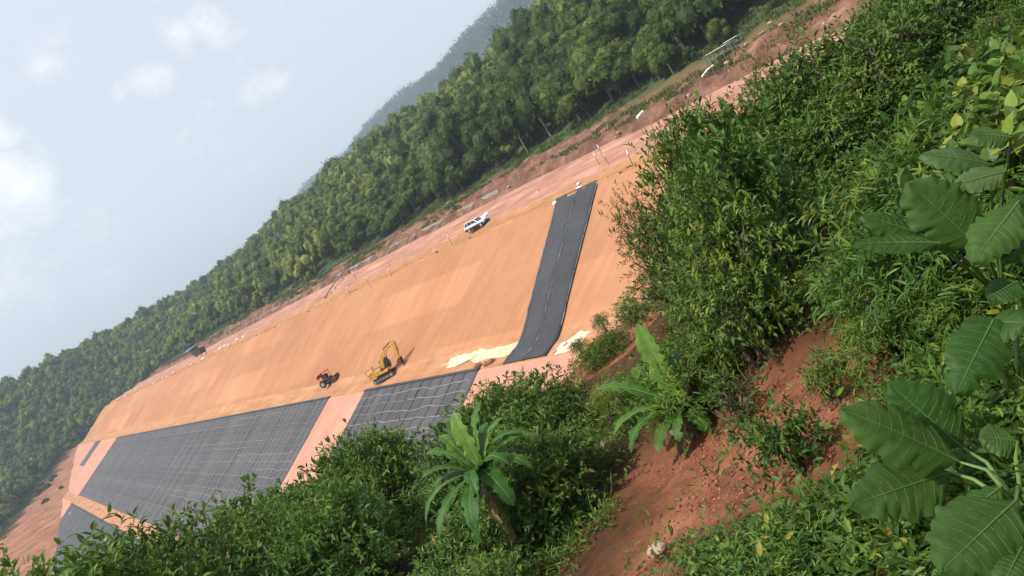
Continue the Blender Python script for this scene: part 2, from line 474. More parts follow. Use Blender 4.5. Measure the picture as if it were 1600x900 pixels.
# ------------------------------------------------------------------ setting: ground, hills
m, _ = grid_mesh('valley_ground', np.linspace(-2900, 2900, 59), np.linspace(-2400, 4300, 68), lambda x, y: np.full(len(x), -46.0)+fbm(x/300, y/300, 3)*2)
gmat, n, l, b = newmat('valley_grass')
l.new(ramp(n, l, nz(n, l, .05, 8, .6), [(.35, (.035, .06, .018)), (.6, (.06, .09, .025)), (.75, (.16, .10, .05))]), b.inputs['Base Color']); b.inputs['Roughness'].default_value = .95
tag(obj('ground', m, gmat), 'low valley ground spreading out beneath the hills', 'ground', kind='structure')

xs = np.concatenate([np.arange(-400, -60, 20), np.arange(-60, 240, 4), np.arange(240, 441, 20)])
ys = np.concatenate([np.arange(-200, 300, 10), np.arange(300, 700, 4), np.arange(700, 1001, 20)])
m, V_ = grid_mesh('hillside', xs, ys, hill_z)
# bare cut soil of the far abutment and along the road, grassy ground elsewhere
FOREST_EDGE = [(-400, 370), (-60, 375), (-12, 400), (9, 462), (32, 535), (60, 536), (80, 520), (93, 500), (97, 440), (97, -200)]
def forest_side(x, y):
    """1 where the wood grows."""
    e = np.array(FOREST_EDGE)
    best = np.full(len(x), 1e9); side = np.zeros(len(x))
    for a, b_ in zip(e[:-1], e[1:]):
        ab = b_-a; t = np.clip(((x-a[0])*ab[0]+(y-a[1])*ab[1])/(ab@ab), 0, 1)
        dx, dy = x-(a[0]+t*ab[0]), y-(a[1]+t*ab[1])
        d = np.hypot(dx, dy); s = np.sign(ab[0]*dy-ab[1]*dx)
        u = d < best; best = np.where(u, d, best); side = np.where(u, s, side)
    return best*side
att = m.attributes.new('bare', 'FLOAT', 'POINT')
fs = forest_side(V_[:, 0], V_[:, 1])
att.data.foreach_set('value', np.clip(.5-(fs+fbm(V_[:, 0]/9, V_[:, 1]/9, 3)*5)/6, 0, 1).astype(np.float32))
hm, n, l, b = newmat('hillside_ground')
a1 = n.new('ShaderNodeAttribute'); a1.attribute_name = 'bare'
grass = ramp(n, l, nz(n, l, .25, 8, .6), [(.35, (.022, .042, .012)), (.55, (.045, .08, .02)), (.75, (.09, .10, .035))])
earth = ramp(n, l, nz(n, l, .16, 8, .65), [(.32, (.14, .055, .03)), (.5, (.27, .11, .052)), (.7, (.40, .18, .095))])
l.new(mixc(n, l, a1.outputs['Fac'], grass, earth), b.inputs['Base Color']); b.inputs['Roughness'].default_value = .95
bump(n, l, b, nz(n, l, .5, 8, .65), .8, .5)
tag(obj('hill', m, hm), 'wooded hill rising behind the dirt road, bare red earth at its foot', 'hill', kind='structure')

# far ridges
RS = 2.3
def ridge_z(x, y):
    x = x/RS; y = y/RS
    h = np.interp(x, [250, 330, 420, 500, 560, 700], [-40, 20, 85, 120, 112, 20])
    h = h+np.interp(y, [-200, 400, 700, 1000, 1250, 1500], [14, 10, 2, -3, -12, -120])
    return RS*(h+fbm(x/110+7, y/110, 4)*12*np.clip(h/60, 0, 1))-6
mr, VR = grid_mesh('far_ridge', np.arange(250, 701, 12)*RS, np.arange(-200, 1501, 16)*RS, ridge_z)
M['ridge_ground'] = plain('ridge_ground', (.03, .055, .02), .95, 0, .4, .05)
tag(obj('distant_hill', mr, M['ridge_ground']), 'long hazy blue green ridge behind the wooded hill', 'hill', kind='structure')
def ridge2_z(x, y):
    h = 150*np.exp(-((y-2100)/260)**2)*np.interp(x, [-700, -200, 40, 160, 420, 900, 1300], [.5, .85, .93, .95, .75, .5, .2])
    return -46+h+30*np.exp(-((y-2100)/300)**2)+fbm(x/160, y/160, 4)*16
mr2, _ = grid_mesh('far_ridge', np.arange(-700, 1301, 25), np.arange(1500, 2701, 40), ridge2_z)
tag(obj('distant_hill', mr2, M['ridge_ground']), 'faint farthest ridge low on the skyline', 'hill', kind='structure')

# near hillside under the camera
xs = np.concatenate([np.arange(-110, -26, 6), np.arange(-26, 30, .3), np.arange(30, 121, 6)])
ys = np.concatenate([np.arange(-30, 1, 3), np.arange(1, 34, .3), np.arange(34, 60, 2), np.arange(60, 121, 10)])
def near_mesh_z(r, f): return near_z(r, f)-near_sink
near_sink = 0.0
Rg, Fg = np.meshgrid(xs, ys, indexing='ij')
sm = soil_mask(Rg.ravel(), Fg.ravel(), near_z(Rg.ravel(), Fg.ravel())).reshape(Rg.shape)
for _ in range(2):
    p = np.pad(sm, 1, mode='edge'); sm = (p[:-2, 1:-1]+p[2:, 1:-1]+p[1:-1, :-2]+p[1:-1, 2:]+2*sm)/6
clod = fbm(Rg/.35, Fg/.35, 3)*.06
near_sink = (sm*(.16-clod)).ravel()
mn, VN = grid_mesh('near_hillside', xs, ys, near_mesh_z, (R, F))
att = mn.attributes.new('bare', 'FLOAT', 'POINT'); att.data.foreach_set('value', sm.ravel().astype(np.float32))
nmat, n, l, b = newmat('near_ground')
a1 = n.new('ShaderNodeAttribute'); a1.attribute_name = 'bare'
earth = ramp(n, l, nz(n, l, 1.6, 9, .68), [(.30, (.095, .034, .017)), (.5, (.225, .085, .042)), (.72, (.36, .165, .09))])
moss = ramp(n, l, nz(n, l, 2.5, 8, .65), [(.35, (.045, .022, .011)), (.52, (.085, .038, .018)), (.68, (.055, .045, .016)), (.8, (.15, .065, .032))])
l.new(mixc(n, l, a1.outputs['Fac'], moss, earth), b.inputs['Base Color']); b.inputs['Roughness'].default_value = .95; b.inputs['Specular IOR Level'].default_value = .15
bump(n, l, b, nz(n, l, 7.0, 9, .7), 1.0, .06)
tag(obj('hillside_ground', mn, nmat), 'red earth hillside in front, falling away below the plants', 'ground', kind='structure')

# ------------------------------------------------------------------ dam embankment and road platform
DAM = empty('dam_embankment', (62, 240, -6))
tag(DAM, 'long orange earth dam face with a narrow berm half way up', 'embankment', kind='structure')
def dam_part(name, x0, x1, nx, mat, lump=.0, y0=-80, y1=572, lift=0.0, fine=0):
    xs = np.linspace(x0, x1, nx)
    ys = np.concatenate([np.arange(y0, 160, 1.5), np.arange(160, y1+1, 4)])
    def zf(x, y):
        edge = np.clip(np.minimum(x-x0, x1-x)/1.0, 0, 1)
        nz_ = fbm(x/1.3, y/3.5, 4) if fine == 1 else fbm(x/1.6, y/16, 4) if fine == 2 else fbm(x/2.5, y/4, 3)
        return dam_z(x, y)+lift+edge*nz_*lump
    m, _ = grid_mesh(name, xs, ys, zf)
    o = obj(name, m, mat); o.parent = DAM; o.matrix_parent_inverse = DAM.matrix_world.inverted() if False else Matrix.Translation((-62, -240, 6))
    return o
dam_part('lower_apron', -6, 12.6, 14, M['gap_soil'], .25)
dam_part('toe_bench', 12.6, 15.9, 9, M['berm_soil'], .45)
dam_part('lower_slope', 15.9, 38.5, 24, M['gap_soil'], .05)
dam_part('berm', 38.5, 43.0, 10, M['berm_soil'], .16)
dam_part('upper_slope', 43.0, 62.0, 30, M['slope_soil'], .035)
dam_part('crest_ledge', 62.0, 67.2, 12, M['ledge_soil'], .18)
dam_part('road_bed', 67.2, 84.0, 46, M['road_soil'], .6, fine=2)
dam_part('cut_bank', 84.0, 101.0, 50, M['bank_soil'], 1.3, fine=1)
# raised lip of earth along the crest, broken here and there
lip = MB()
ya = -60.0
while ya < 528:
    yb = ya+random.uniform(5, 14)
    n_ = 5
    for q in range(n_):
        u0, u1 = ya+(yb-ya)*q/n_, ya+(yb-ya)*(q+1)/n_
        h0, h1 = random.uniform(.18, .38), random.uniform(.18, .38)
        z0, z1 = float(crest_z(u0)), float(crest_z(u1))
        lip.add([(61.75, u0, z0-.15), (62.05, u0, z0+h0), (62.9, u0, z0-.05), (61.75, u1, z1-.15), (62.05, u1, z1+h0), (62.9, u1, z1-.05)],
                [(0, 3, 4, 1), (1, 4, 5, 2), (0, 1, 2), (3, 5, 4)])
    ya = yb+random.choice([.0, .0, .8, 1.6])
o = lip.build('crest_lip', M['ledge_soil']); o.parent = DAM; o.matrix_parent_inverse = Matrix.Translation((-62, -240, 6))

def slope_pt(x, y, lift=0.0): return np.array([x, y, float(dam_z(np.array([x]), np.array([y]))[0])+lift])

# pale wash of sand at the berm
def sand_sheet(name, outline, label, mat, lift=.06):
    c = np.mean(outline, 0)
    vs, fs = [slope_pt(*c, lift+.14)], []
    ring = []
    N = len(outline)
    for k in range(N):
        a, b_ = np.array(outline[k], float), np.array(outline[(k+1) % N], float)
        for t in np.linspace(0, 1, 7)[:-1]:
            p = a+(b_-a)*t; p = c+(p-c)*(1+random.uniform(-.10, .10)); ring.append(p)
    NR = len(ring)
    for frac in (.5, 1.0):
        for p in ring:
            q = c+(p-c)*frac; vs.append(slope_pt(q[0], q[1], (lift+.09) if frac < 1 else lift-.10))
    for k in range(NR):
        k2 = (k+1) % NR
        fs += [(0, 1+k, 1+k2), (1+k, 1+NR+k, 1+NR+k2, 1+k2)]
    return tag(obj(name, mesh_from(name, vs, fs), mat), label, 'ground', kind='structure')
def at_slope(px, py):
    P = far_point(px, py); return (P[0], P[1])
sand_sheet('sand_patch', [at_slope(*q) for q in ((672, 576), (690, 562), (716, 554), (752, 543), (790, 539), (823, 530), (808, 552), (790, 558), (766, 560), (745, 571), (728, 566), (700, 580))], 'cream patch of pale sand at the foot of the slope beside the black strip', M['cream_sand'])
sand_sheet('sand_patch', [at_slope(*q) for q in ((866, 545), (905, 516), (935, 512), (900, 545), (862, 562))], 'small pale sand patch between the black strip and the bushes', M['cream_sand'])

# ------------------------------------------------------------------ black mats on the lower slope
ROWS = 19
def strip_mesh(w, x0, x1, seed, rows=ROWS):
    rg = np.random.default_rng(seed)
    vs, fs = [], []
    nu = 5; nv = rows*2+1
    for j in range(nv):
        t = j/(nv-1); x = x0+(x1-x0)*t; zb = float(dam_z(np.array([x]), np.array([0.]))[0])
        cell = .13*math.sin(math.pi*((t*rows) % 1.0))+.04
        for i in range(nu):
            u = i/(nu-1); cross = math.sin(math.pi*u)
            vs.append((x-.45*cell*cross, (u-.5)*w+rg.normal(0, .012), zb+.05+cell*(.35+.65*cross)))
    for j in range(nv-1):
        for i in range(nu-1):
            k = j*nu+i; fs.append((k, k+nu, k+nu+1, k+1))
    # turned-down skirts so that each strip is a body and not a sheet
    k0 = len(vs)
    for j in range(nv):
        for i, sy in ((0, -1), (nu-1, 1)):
            p = vs[j*nu+i]; vs.append((p[0], p[1]+sy*.02, p[2]-.2))
    for j in range(nv-1):
        fs.append((j*nu, k0+2*j, k0+2*j+2, (j+1)*nu)); fs.append((j*nu+nu-1, (j+1)*nu+nu-1, k0+2*j+3, k0+2*j+1))
    return mesh_from('strip', vs, fs, True)
def strap_mesh(y0, y1, x, amp, seed):
    rg = np.random.default_rng(seed)
    vs, fs = [], []
    n_ = max(4, int((y1-y0)/1.1))
    ph = rg.random()*6
    for k in range(n_+1):
        y = y0+(y1-y0)*k/n_
        xx = x+amp*math.sin(y*.55+ph)+amp*.6*math.sin(y*1.9+ph*2)+rg.normal(0, .05)
        xx = min(max(xx, TOE+.15), BERM_OUT-.12)
        z = float(dam_z(np.array([xx]), np.array([y]))[0])+.21
        vs += [(xx-.035, y, z-.03), (xx+.035, y, z+.03), (xx, y, z-.12)]
    for k in range(n_):
        a = 3*k; fs += [(a, a+3, a+4, a+1), (a+1, a+4, a+5, a+2), (a, a+2, a+5, a+3)]
    return mesh_from('strap', vs, fs, False)
def build_mat(label, y0, y1, w=2.5, x0=TOE+.1, x1=BERM_OUT-.05, straps=True, mat='mat_black', rows=ROWS):
    cy_ = (y0+y1)/2
    root = empty('geocell_mat', slope_pt(x0, cy_)); tag(root, label, 'ground mat')
    inv = root.matrix_basis.inverted() if False else Matrix.Translation(-Vector(root.location))
    n_ = int(round((y1-y0)/w)); ww = (y1-y0)/n_
    protos = [strip_mesh(ww-.16, x0, x1, 3+q, rows) for q in range(3)]
    for k in range(n_):
        o = obj('strip', protos[random.randrange(3)], M[mat]); o.parent = root; o.matrix_parent_inverse = inv
        o.location = (0, y0+(k+.5)*ww, random.uniform(0, .03))
    if straps:
        for q in range(1, rows):
            x = x0+(x1-x0)*q/rows
            seg = y0
            while seg < y1-4:
                e = min(y1, seg+random.uniform(14, 44))
                if random.random() < .97:
                    o = obj('strap', strap_mesh(seg+.3, e-.3, x, .09, q*100+int(seg)), M['strap'] if random.random() < (.5 if seg < 180 else .2) else M['strap_dim']); o.parent = root; o.matrix_parent_inverse = inv
                seg = e
    if straps:
        for k in range(2, n_, 3):
            if random.random() < .3: continue
            y = y0+k*ww+random.uniform(-.1, .1); sm_ = MB(); pts = []
            for x in np.linspace(x0+.1, x1-.1, 14): pts.append(slope_pt(x, y+random.uniform(-.06, .06), .2))
            sm_.tube(pts, .045, 4, False); o = sm_.build('seam', M['strap'], root); o.parent = root; o.matrix_parent_inverse = inv
    # pegged edge strip along the berm
    eb = MB()
    yy = y0
    while yy < y1:
        e = min(y1, yy+3.0)
        eb.box((x1+.1, (yy+e)/2, float(dam_z(np.array([x1]), np.array([yy]))[0])+.13), (.5, e-yy-.05, .16))
        yy = e
    o = eb.build('edge_fold', M['membrane']); o.parent = root; o.matrix_parent_inverse = inv
    return root
build_mat('long dark gridded mat on the lower slope, left of the bare gap', 112.2, 356.0)
build_mat('shorter dark gridded mat on the lower slope, below the excavator', 68.5, 98.6)
build_mat('small grey mat at the far end of the lower slope', 414.0, 436.0, 3.6, 27.0, 38.3, False, rows=8)
build_mat('dark mat below the toe bench, half hidden by tree tops', 150.0, 352.0, 6.0, -5.0, 12.2, False, 'membrane', 6)

# ------------------------------------------------------------------ black strip down the upper slope
STRIP = empty('membrane_strip', slope_pt(50, 66)); tag(STRIP, 'black membrane strip laid down the orange slope from crest to berm', 'membrane')
inv = Matrix.Translation(-Vector(STRIP.location))
def strip_y(x, u):
    a = np.interp(x, [38.7, 43.6, 62.2, 64.0], [64.0, 65.2, 72.2, 72.9])
    b_ = np.interp(x, [38.7, 43.6, 62.2, 64.0], [56.8, 58.4, 64.3, 65.0])
    return a+(b_-a)*u
def sheet(u0, u1, lift, nu=6):
    xs_ = np.concatenate([np.linspace(38.7, 46, 14), np.linspace(46.6, 62.0, 30), [62.3]])
    vs, fs = [], []
    for x in xs_:
        for i in range(nu):
            u = u0+(u1-u0)*i/(nu-1); y = float(strip_y(x, u))
            z = float(dam_z(np.array([min(x, 61.98)]), np.array([y]))[0])
            w_ = .05*math.sin(x*1.3+u*9)*math.sin(u*11+x*.4)
            vs.append((x-.06, y, z+lift+.06+w_+(.32 if x > 62 else 0)))
    nx = len(xs_)
    for j in range(nx-1):
        for i in range(nu-1): k = j*nu+i; fs.append((k, k+1, k+nu+1, k+nu))
    k0 = len(vs)
    for j in range(nx):
        for i in (0, nu-1): p = vs[j*nu+i]; vs.append((p[0], p[1], p[2]-.22))
    for j in range(nx-1):
        fs.append((j*nu, j*nu+nu, k0+2*j+2, k0+2*j)); fs.append((j*nu+nu-1, k0+2*j+1, k0+2*j+3, j*nu+nu+nu-1))
    return mesh_from('sheet', vs, fs)
for u0, u1, lf in ((0, .5, .10), (.49, 1, .13)):
    o = obj('sheet', sheet(u0, u1, lf), M['membrane']); o.parent = STRIP; o.matrix_parent_inverse = inv
def tape(u, w_, x0, x1, name='seam', mat='seam_tape', lift=.24):
    vs, fs = [], []
    xs_ = np.linspace(x0, x1, max(3, int((x1-x0)/.5)))
    for x in xs_:
        y = float(strip_y(x, u)); z = float(dam_z(np.array([min(x, 61.98)]), np.array([y]))[0])+lift
        w2 = w_*random.uniform(.7, 1.15); j = random.uniform(-.03, .03)
        vs += [(x, y-w2/2+j, z-.05), (x, y+j, z+.06), (x, y+w2/2+j, z-.05)]
    for k in range(len(xs_)-1):
        a = 3*k; fs += [(a, a+1, a+4, a+3), (a+1, a+2, a+5, a+4)]
    o = obj(name, mesh_from(name, vs, fs, False), M[mat]); o.parent = STRIP; o.matrix_parent_inverse = inv
x = 39.0
while x < 61.5:
    e = min(61.8, x+random.uniform(1.5, 5)); tape(.49, .12, x, e); x = e+random.uniform(.08, .35)
x = 39.0
while x < 61.5:
    e = min(61.8, x+random.uniform(2.0, 5.0)); tape(.008, .13, x, e, 'edge_tape'); x = e+random.uniform(.1, .5)
x = 43.0
while x < 61.5:
    e = min(61.8, x+random.uniform(4, 9)); tape(.992, .10, x, e, 'edge_tape'); x = e+random.uniform(.1, .3)

# ------------------------------------------------------------------ leaves and plants
T8 = np.array([[0, 0, 0], [.30, 0, -.02], [.66, 0, -.03], [1, 0, -.16], [.28, .42, .06], [.66, .36, .02], [.28, -.42, .06], [.66, -.36, .02]])
T8_L = [0, 6, 1, 0, 1, 4, 1, 6, 7, 2, 1, 2, 5, 4, 2, 7, 3, 2, 3, 5]
T8_S = [3, 3, 4, 4, 3, 3]
T5 = np.array([[0, 0, 0], [.45, .5, .05], [1, 0, -.10], [.45, -.5, .05]])
T5_L = [0, 3, 2, 0, 2, 1]; T5_S = [3, 3]
TQ_L = [0, 3, 2, 1]; TQ_S = [4]
# heart-shaped leaf for the vine
TH = np.array([[0, 0, 0], [.35, 0, -.03], [.7, 0, -.05], [1.05, 0, -.2], [-.16, .30, .03], [.18, .52, .05], [.6, .36, .0], [-.16, -.30, .03], [.18, -.52, .05], [.6, -.36, 0]])
TH_L = [0, 7, 8, 1, 0, 1, 5, 4, 1, 8, 9, 2, 1, 2, 6, 5, 2, 9, 3, 2, 3, 6]
TH_S = [4, 4, 4, 4, 3, 3]
def unit(a): return a/np.maximum(np.linalg.norm(a, axis=-1, keepdims=True), 1e-9)
def leaves_arrays(P, A, Nn, ln, wd, tmpl, tl, ts, rnd):
    A = unit(A); Sd = unit(np.cross(Nn, A)); Nn = np.cross(A, Sd)
    V_ = (P[:, None, :]+tmpl[None, :, 0, None]*ln[:, None, None]*A[:, None, :]
          + tmpl[None, :, 1, None]*wd[:, None, None]*Sd[:, None, :]+tmpl[None, :, 2, None]*ln[:, None, None]*Nn[:, None, :])
    n_ = len(P); nv = len(tmpl)
    loops = (np.arange(n_)[:, None]*nv+np.array(tl)[None, :]).ravel()
    return V_.reshape(-1, 3), loops, np.tile(ts, n_), np.repeat(rnd, len(ts))
def leaf_mesh(name, parts, smooth=False):
    off = 0; VV, LL, SS, RR = [], [], [], []
    for v, lo, s, r_ in parts:
        VV.append(v); LL.append(lo+off); SS.append(s); RR.append(r_); off += len(v)
    m = fast_mesh(name, np.concatenate(VV), np.concatenate(LL), np.concatenate(SS), smooth)
    at = m.attributes.new('rnd', 'FLOAT', 'FACE'); at.data.foreach_set('value', np.concatenate(RR).astype(np.float32))
    return m
def sprays(rg, lobes, n_spr, per, spr_len, ln, wd, tmpl=T8, tl=T8_L, ts=T8_S, droop=.25, shell=(.5, 1.0), up=.5, splay=.9, out=.45, shoots=.10):
    """Leafy sprays through the outer part of ellipsoid lobes."""
    vol = np.array([r_[0]*r_[1]+r_[0]*r_[2] for c, r_ in lobes]); vol = vol/vol.sum()
    ki = rg.choice(len(lobes), n_spr, p=vol)
    Cc = np.array([c for c, r_ in lobes])[ki]; Rr = np.array([r_ for c, r_ in lobes])[ki]
    u = unit(rg.normal(size=(n_spr, 3))+np.array([0, 0, .25]))
    rho = shell[0]+(shell[1]-shell[0])*rg.random(n_spr)**.6
    shoot = rg.random(n_spr) < shoots; rho = np.where(shoot, 1.05+.35*rg.random(n_spr), rho)
    O = Cc+u*Rr*rho[:, None]
    D = unit(u+np.array([0, 0, up])*rg.random((n_spr, 1))+rg.normal(size=(n_spr, 3))*.35)
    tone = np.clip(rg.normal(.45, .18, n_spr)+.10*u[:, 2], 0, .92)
    k = np.tile(np.arange(per), n_spr); si = np.repeat(np.arange(n_spr), per)
    t = (k+.5)/per
    Ds = D[si]; Lp = spr_len*(.7+.6*rg.random(n_spr))[si]
    P = O[si]+Ds*(t*Lp)[:, None]+np.array([0, 0, -1.])*((t**2)*Lp*droop)[:, None]
    side = unit(np.cross(Ds, rg.normal(size=Ds.shape)))
    A = unit(Ds*(.45+.6*t[:, None])+side*splay+np.array([0, 0, -droop])*rg.random((len(k), 1)))
    Nn = unit(np.array([0, 0, 1.])+out*u[si]+rg.normal(size=Ds.shape)*.3)
    size = (.65+.55*rg.random(len(k)))
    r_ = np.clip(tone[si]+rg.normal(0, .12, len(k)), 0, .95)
    r_ = np.where(rg.random(len(k)) < .012, 1.0, r_)
    return leaves_arrays(P, A, Nn, ln*size, wd*size, tmpl, tl, ts, r_)
def limbs(rg, lobes, mat, n_stem=5, r0=.05, base_spread=.12):
    mb = MB()
    order = list(range(len(lobes))); rg.shuffle(order)
    for i in order[:n_stem]:
        c, r_ = lobes[i]; c = np.array(c)
        b_ = np.array([rg.normal(0, base_spread), rg.normal(0, base_spread), -.25])
        mid = (b_+c)/2+np.array([rg.normal(0, .08), rg.normal(0, .08), .10*np.linalg.norm(c)])
        mid = np.array([mid[0]*.8, mid[1]*.8, mid[2]])
        tip = c+unit(rg.normal(size=3)+np.array([0, 0, 1.]))*np.array(r_)*.6
        pts = [b_, b_*.5+mid*.5+rg.normal(0, .03, 3), mid, c, tip]
        mb.tube(pts, [r0, r0*.85, r0*.6, r0*.4, r0*.15], 6, False)
        for q in range(3):
            e = c+unit(rg.normal(size=3)+np.array([0, 0, .3]))*np.array(r_)*.9
            mb.tube([mid*.4+c*.6, (c+e)/2+rg.normal(0, .04, 3), e], [r0*.4, r0*.25, r0*.08], 5, False)
    return mb
SHRUBS = {}
def shrub_proto(key, seed, lobes, n_spr, per, spr_len, ln, wd, mat, **kw):
    rg = np.random.default_rng(seed)
    fol = leaf_mesh('foliage', [sprays(rg, lobes, n_spr, per, spr_len, ln, wd, **kw)])
    fol.materials.append(M[mat])
    mb = limbs(rg, lobes, None)
    st = mesh_from('stems', mb.v, mb.f); st.materials.append(M['bark'])
    SHRUBS[key] = (fol, st)
def lobes_dome(seed, n_, rad, height, lr, flat=.75):
    rg = np.random.default_rng(seed); out = []
    for k in range(n_):
        a = 2*math.pi*k/n_+rg.normal(0, .35); q = rad*math.sqrt(rg.random())*.85
        z = height*(.35+.5*rg.random())*(1-.35*(q/rad)**2)
        s = lr*(.75+.5*rg.random())
        out.append(((q*math.cos(a), q*math.sin(a), z), (s, s, s*flat)))
    out.append(((0, 0, height*.72), (lr, lr, lr*flat)))
    out.append(((0, 0, height*.35), (rad*.7, rad*.7, height*.35)))
    return out
# prototypes about 2 m across and 2 m high
shrub_proto('broad', 1, lobes_dome(1, 9, .85, 1.7, .46), 420, 8, .30, .135, .062, 'leaf_mid')
shrub_proto('broad2', 2, lobes_dome(2, 11, .95, 1.8, .40), 560, 8, .30, .095, .044, 'leaf_deep')
shrub_proto('broad3', 3, lobes_dome(3, 8, .80, 1.9, .48), 400, 8, .32, .15, .060, 'leaf_mid')
shrub_proto('tall', 4, lobes_dome(4, 12, .75, 2.6, .44), 430, 8, .40, .165, .066, 'leaf_deep', up=.8)
shrub_proto('tall2', 5, lobes_dome(5, 12, .70, 2.5, .42), 500, 8, .34, .14, .055, 'leaf_mid', up=.8)
shrub_proto('tall3', 15, lobes_dome(15, 12, .75, 2.5, .44), 500, 8, .32, .12, .055, 'leaf_bright', up=.8)
shrub_proto('lance', 6, lobes_dome(6, 9, .95, 1.3, .42), 380, 9, .38, .17, .036, 'leaf_bright', droop=.6, splay=1.1)
shrub_proto('lance2', 7, lobes_dome(7, 8, .9, 1.1, .40), 360, 9, .36, .16, .034, 'leaf_mid', droop=.6, splay=1.1)
shrub_proto('herb', 8, lobes_dome(8, 6, .45, .75, .26), 75, 8, .26, .15, .046, 'leaf_bright', up=1.0, splay=1.0)
shrub_proto('herb2', 9, lobes_dome(9, 6, .5, .7, .25), 75, 8, .28, .16, .044, 'leaf_mid', up=1.0, splay=1.0)
shrub_proto('herb3', 10, lobes_dome(10, 5, .4, .6, .24), 60, 7, .24, .14, .05, 'leaf_olive', up=1.0, splay=1.0)
shrub_proto('clump', 16, lobes_dome(16, 8, .62, .8, .30), 150, 7, .26, .15, .058, 'leaf_mid', up=.8, splay=1.0)
shrub_proto('feather', 11, lobes_dome(11, 8, .55, 1.9, .34), 260, 12, .34, .085, .024, 'leaf_olive', up=.7, droop=.35, splay=.9)
shrub_proto('heart', 12, lobes_dome(12, 9, .95, 1.2, .40), 260, 4, .36, .22, .19, 'leaf_mid', tmpl=TH, tl=TH_L, ts=TH_S, droop=.5)
PROTO_H = dict(broad=1.8, broad2=1.85, broad3=2.0, tall=2.6, tall2=2.5, tall3=2.5, lance=1.4, lance2=1.25, herb=1.0, herb2=.95, herb3=.85, feather=2.2, heart=1.5)
PROTO_R = dict(clump=.9, broad=1.2, broad2=1.25, broad3=1.2, tall=1.1, tall2=1.05, tall3=1.05, lance=1.3, lance2=1.25, herb=.7, herb2=.7, herb3=.6, feather=.8, heart=1.3)
for k_, (fol_, st_) in SHRUBS.items():
    co_ = np.zeros(len(fol_.vertices)*3, np.float32); fol_.vertices.foreach_get('co', co_)
    PROTO_H[k_] = float(np.percentile(co_.reshape(-1, 3)[:, 2], 94))
def plant(kind, loc, sxy, sz, label, cat, group=None, name='shrub', rz=None):
    fol, st = SHRUBS[kind]
    e = empty(name, loc, random.uniform(0, 6.28) if rz is None else rz)
    e.scale = (sxy, sxy, sz)
    tag(e, label, cat, group)
    o = bpy.data.objects.new('foliage', fol); link(o); o.parent = e; o['kind'] = 'stuff'
    o = bpy.data.objects.new('stems', st); link(o); o.parent = e
    return e

# ------------------------------------------------------------------ forest on the hill behind
def crown_lobes(seed, n_, rad, h, lr):
    rg = np.random.default_rng(seed); out = [((0, 0, h*.72), (rad*.55, rad*.55, h*.24)), ((0, 0, h*.42), (rad*.75, rad*.75, h*.22))]
    for k in range(n_):
        a = 2*math.pi*k/n_+rg.normal(0, .3); q = rad*(.45+.4*rg.random()); s = lr*(.7+.6*rg.random())
        out.append(((q*math.cos(a), q*math.sin(a), h*(.45+.42*rg.random())), (s, s, s*(.9+.4*rg.random()))))
    return out
def trunk_mesh(seed, h, r0):
    rg = np.random.default_rng(seed); mb = MB()
    mb.tube([(0, 0, -1.0), (rg.normal(0, .1), rg.normal(0, .1), h*.3), (rg.normal(0, .2), rg.normal(0, .2), h*.75)], [r0, r0*.75, r0*.3], 7, False)
    for k in range(5):
        a = rg.random()*6.28
        mb.tube([(0, 0, h*.3+.05*k*h), (math.cos(a)*h*.1, math.sin(a)*h*.1, h*.48), (math.cos(a)*h*.22, math.sin(a)*h*.22, h*.66)], [r0*.45, r0*.3, r0*.1], 5, False)
    m = mesh_from('trunk', mb.v, mb.f); m.materials.append(M['bark_pale']); return m
def ico(sub):
    bm = bmesh.new(); bmesh.ops.create_icosphere(bm, subdivisions=sub, radius=1)
    v = np.array([p.co[:] for p in bm.verts]); f = np.array([[q_.index for q_ in p.verts] for p in bm.faces]); bm.free(); return v, f
ICO1, ICO2 = ico(1), ico(2)
def plume_lobes(seed, n_, rad, h, lr):
    rg = np.random.default_rng(seed); out = []
    for k in range(n_):
        a = 2.4*k+rg.normal(0, .3); q = rad*math.sqrt((k+.3)/n_); s = lr*(.75+.55*rg.random())
        out.append(((q*math.cos(a), q*math.sin(a), h*(.88-.38*(q/rad)**1.5+rg.normal(0, .07))), (s, s, s*(.85+.3*rg.random()))))
    return out
def cores(rg, lobes, base, shrink=.88):
    """Leafy hearts of the plumes: rough ellipsoids the leaf sprays sit on."""
    V0, F0 = base; VV, LL, RR = [], [], []
    for k, (c, r_) in enumerate(lobes):
        w_ = 1+rg.normal(0, .10, (len(V0), 1)); v = V0*w_
        v = v*np.array(r_)*shrink; v[:, 2] -= np.where(v[:, 2] < 0, .25*np.abs(v[:, 2]), 0)
        VV.append(v+np.array(c)); LL.append(F0.ravel()+k*len(V0)); RR.append(np.clip(rg.normal(.38, .10)+rg.normal(0, .13, len(F0)), 0, .9))
    return np.concatenate(VV), np.concatenate(LL), np.full(len(F0)*len(lobes), 3), np.concatenate(RR)
FOREST = []
for q in range(7):
    rg = np.random.default_rng(50+q)
    lob = plume_lobes(60+q, 10, 2.8, 6.6, 1.2)
    cm = leaf_mesh('crown', [cores(rg, lob, ICO2), sprays(rg, lob, 560, 4, .30, .34, .16, T5, T5_L, T5_S, droop=1.0, shell=(.86, 1.0), up=.2, splay=.7, out=2.6, shoots=.0)])
    cm.materials.append(M['forest_leaf'])
    FOREST.append((cm, trunk_mesh(80+q, 7.2, .16)))
def plant_tree(protos, loc, sxy, sz, label, group, name='forest_tree'):
    cm, tm = protos[random.randrange(len(protos))]
    e = empty(name, loc, random.uniform(0, 6.28)); e.scale = (sxy, sxy, sz); tag(e, label, 'tree', group)
    o = bpy.data.objects.new('crown', cm); link(o); o.parent = e; o['kind'] = 'stuff'
    o = bpy.data.objects.new('trunk', tm); link(o); o.parent = e
    return e
sp = 4.7
gx, gy = np.meshgrid(np.arange(-150, 232, sp), np.arange(10, 740, sp), indexing='ij')
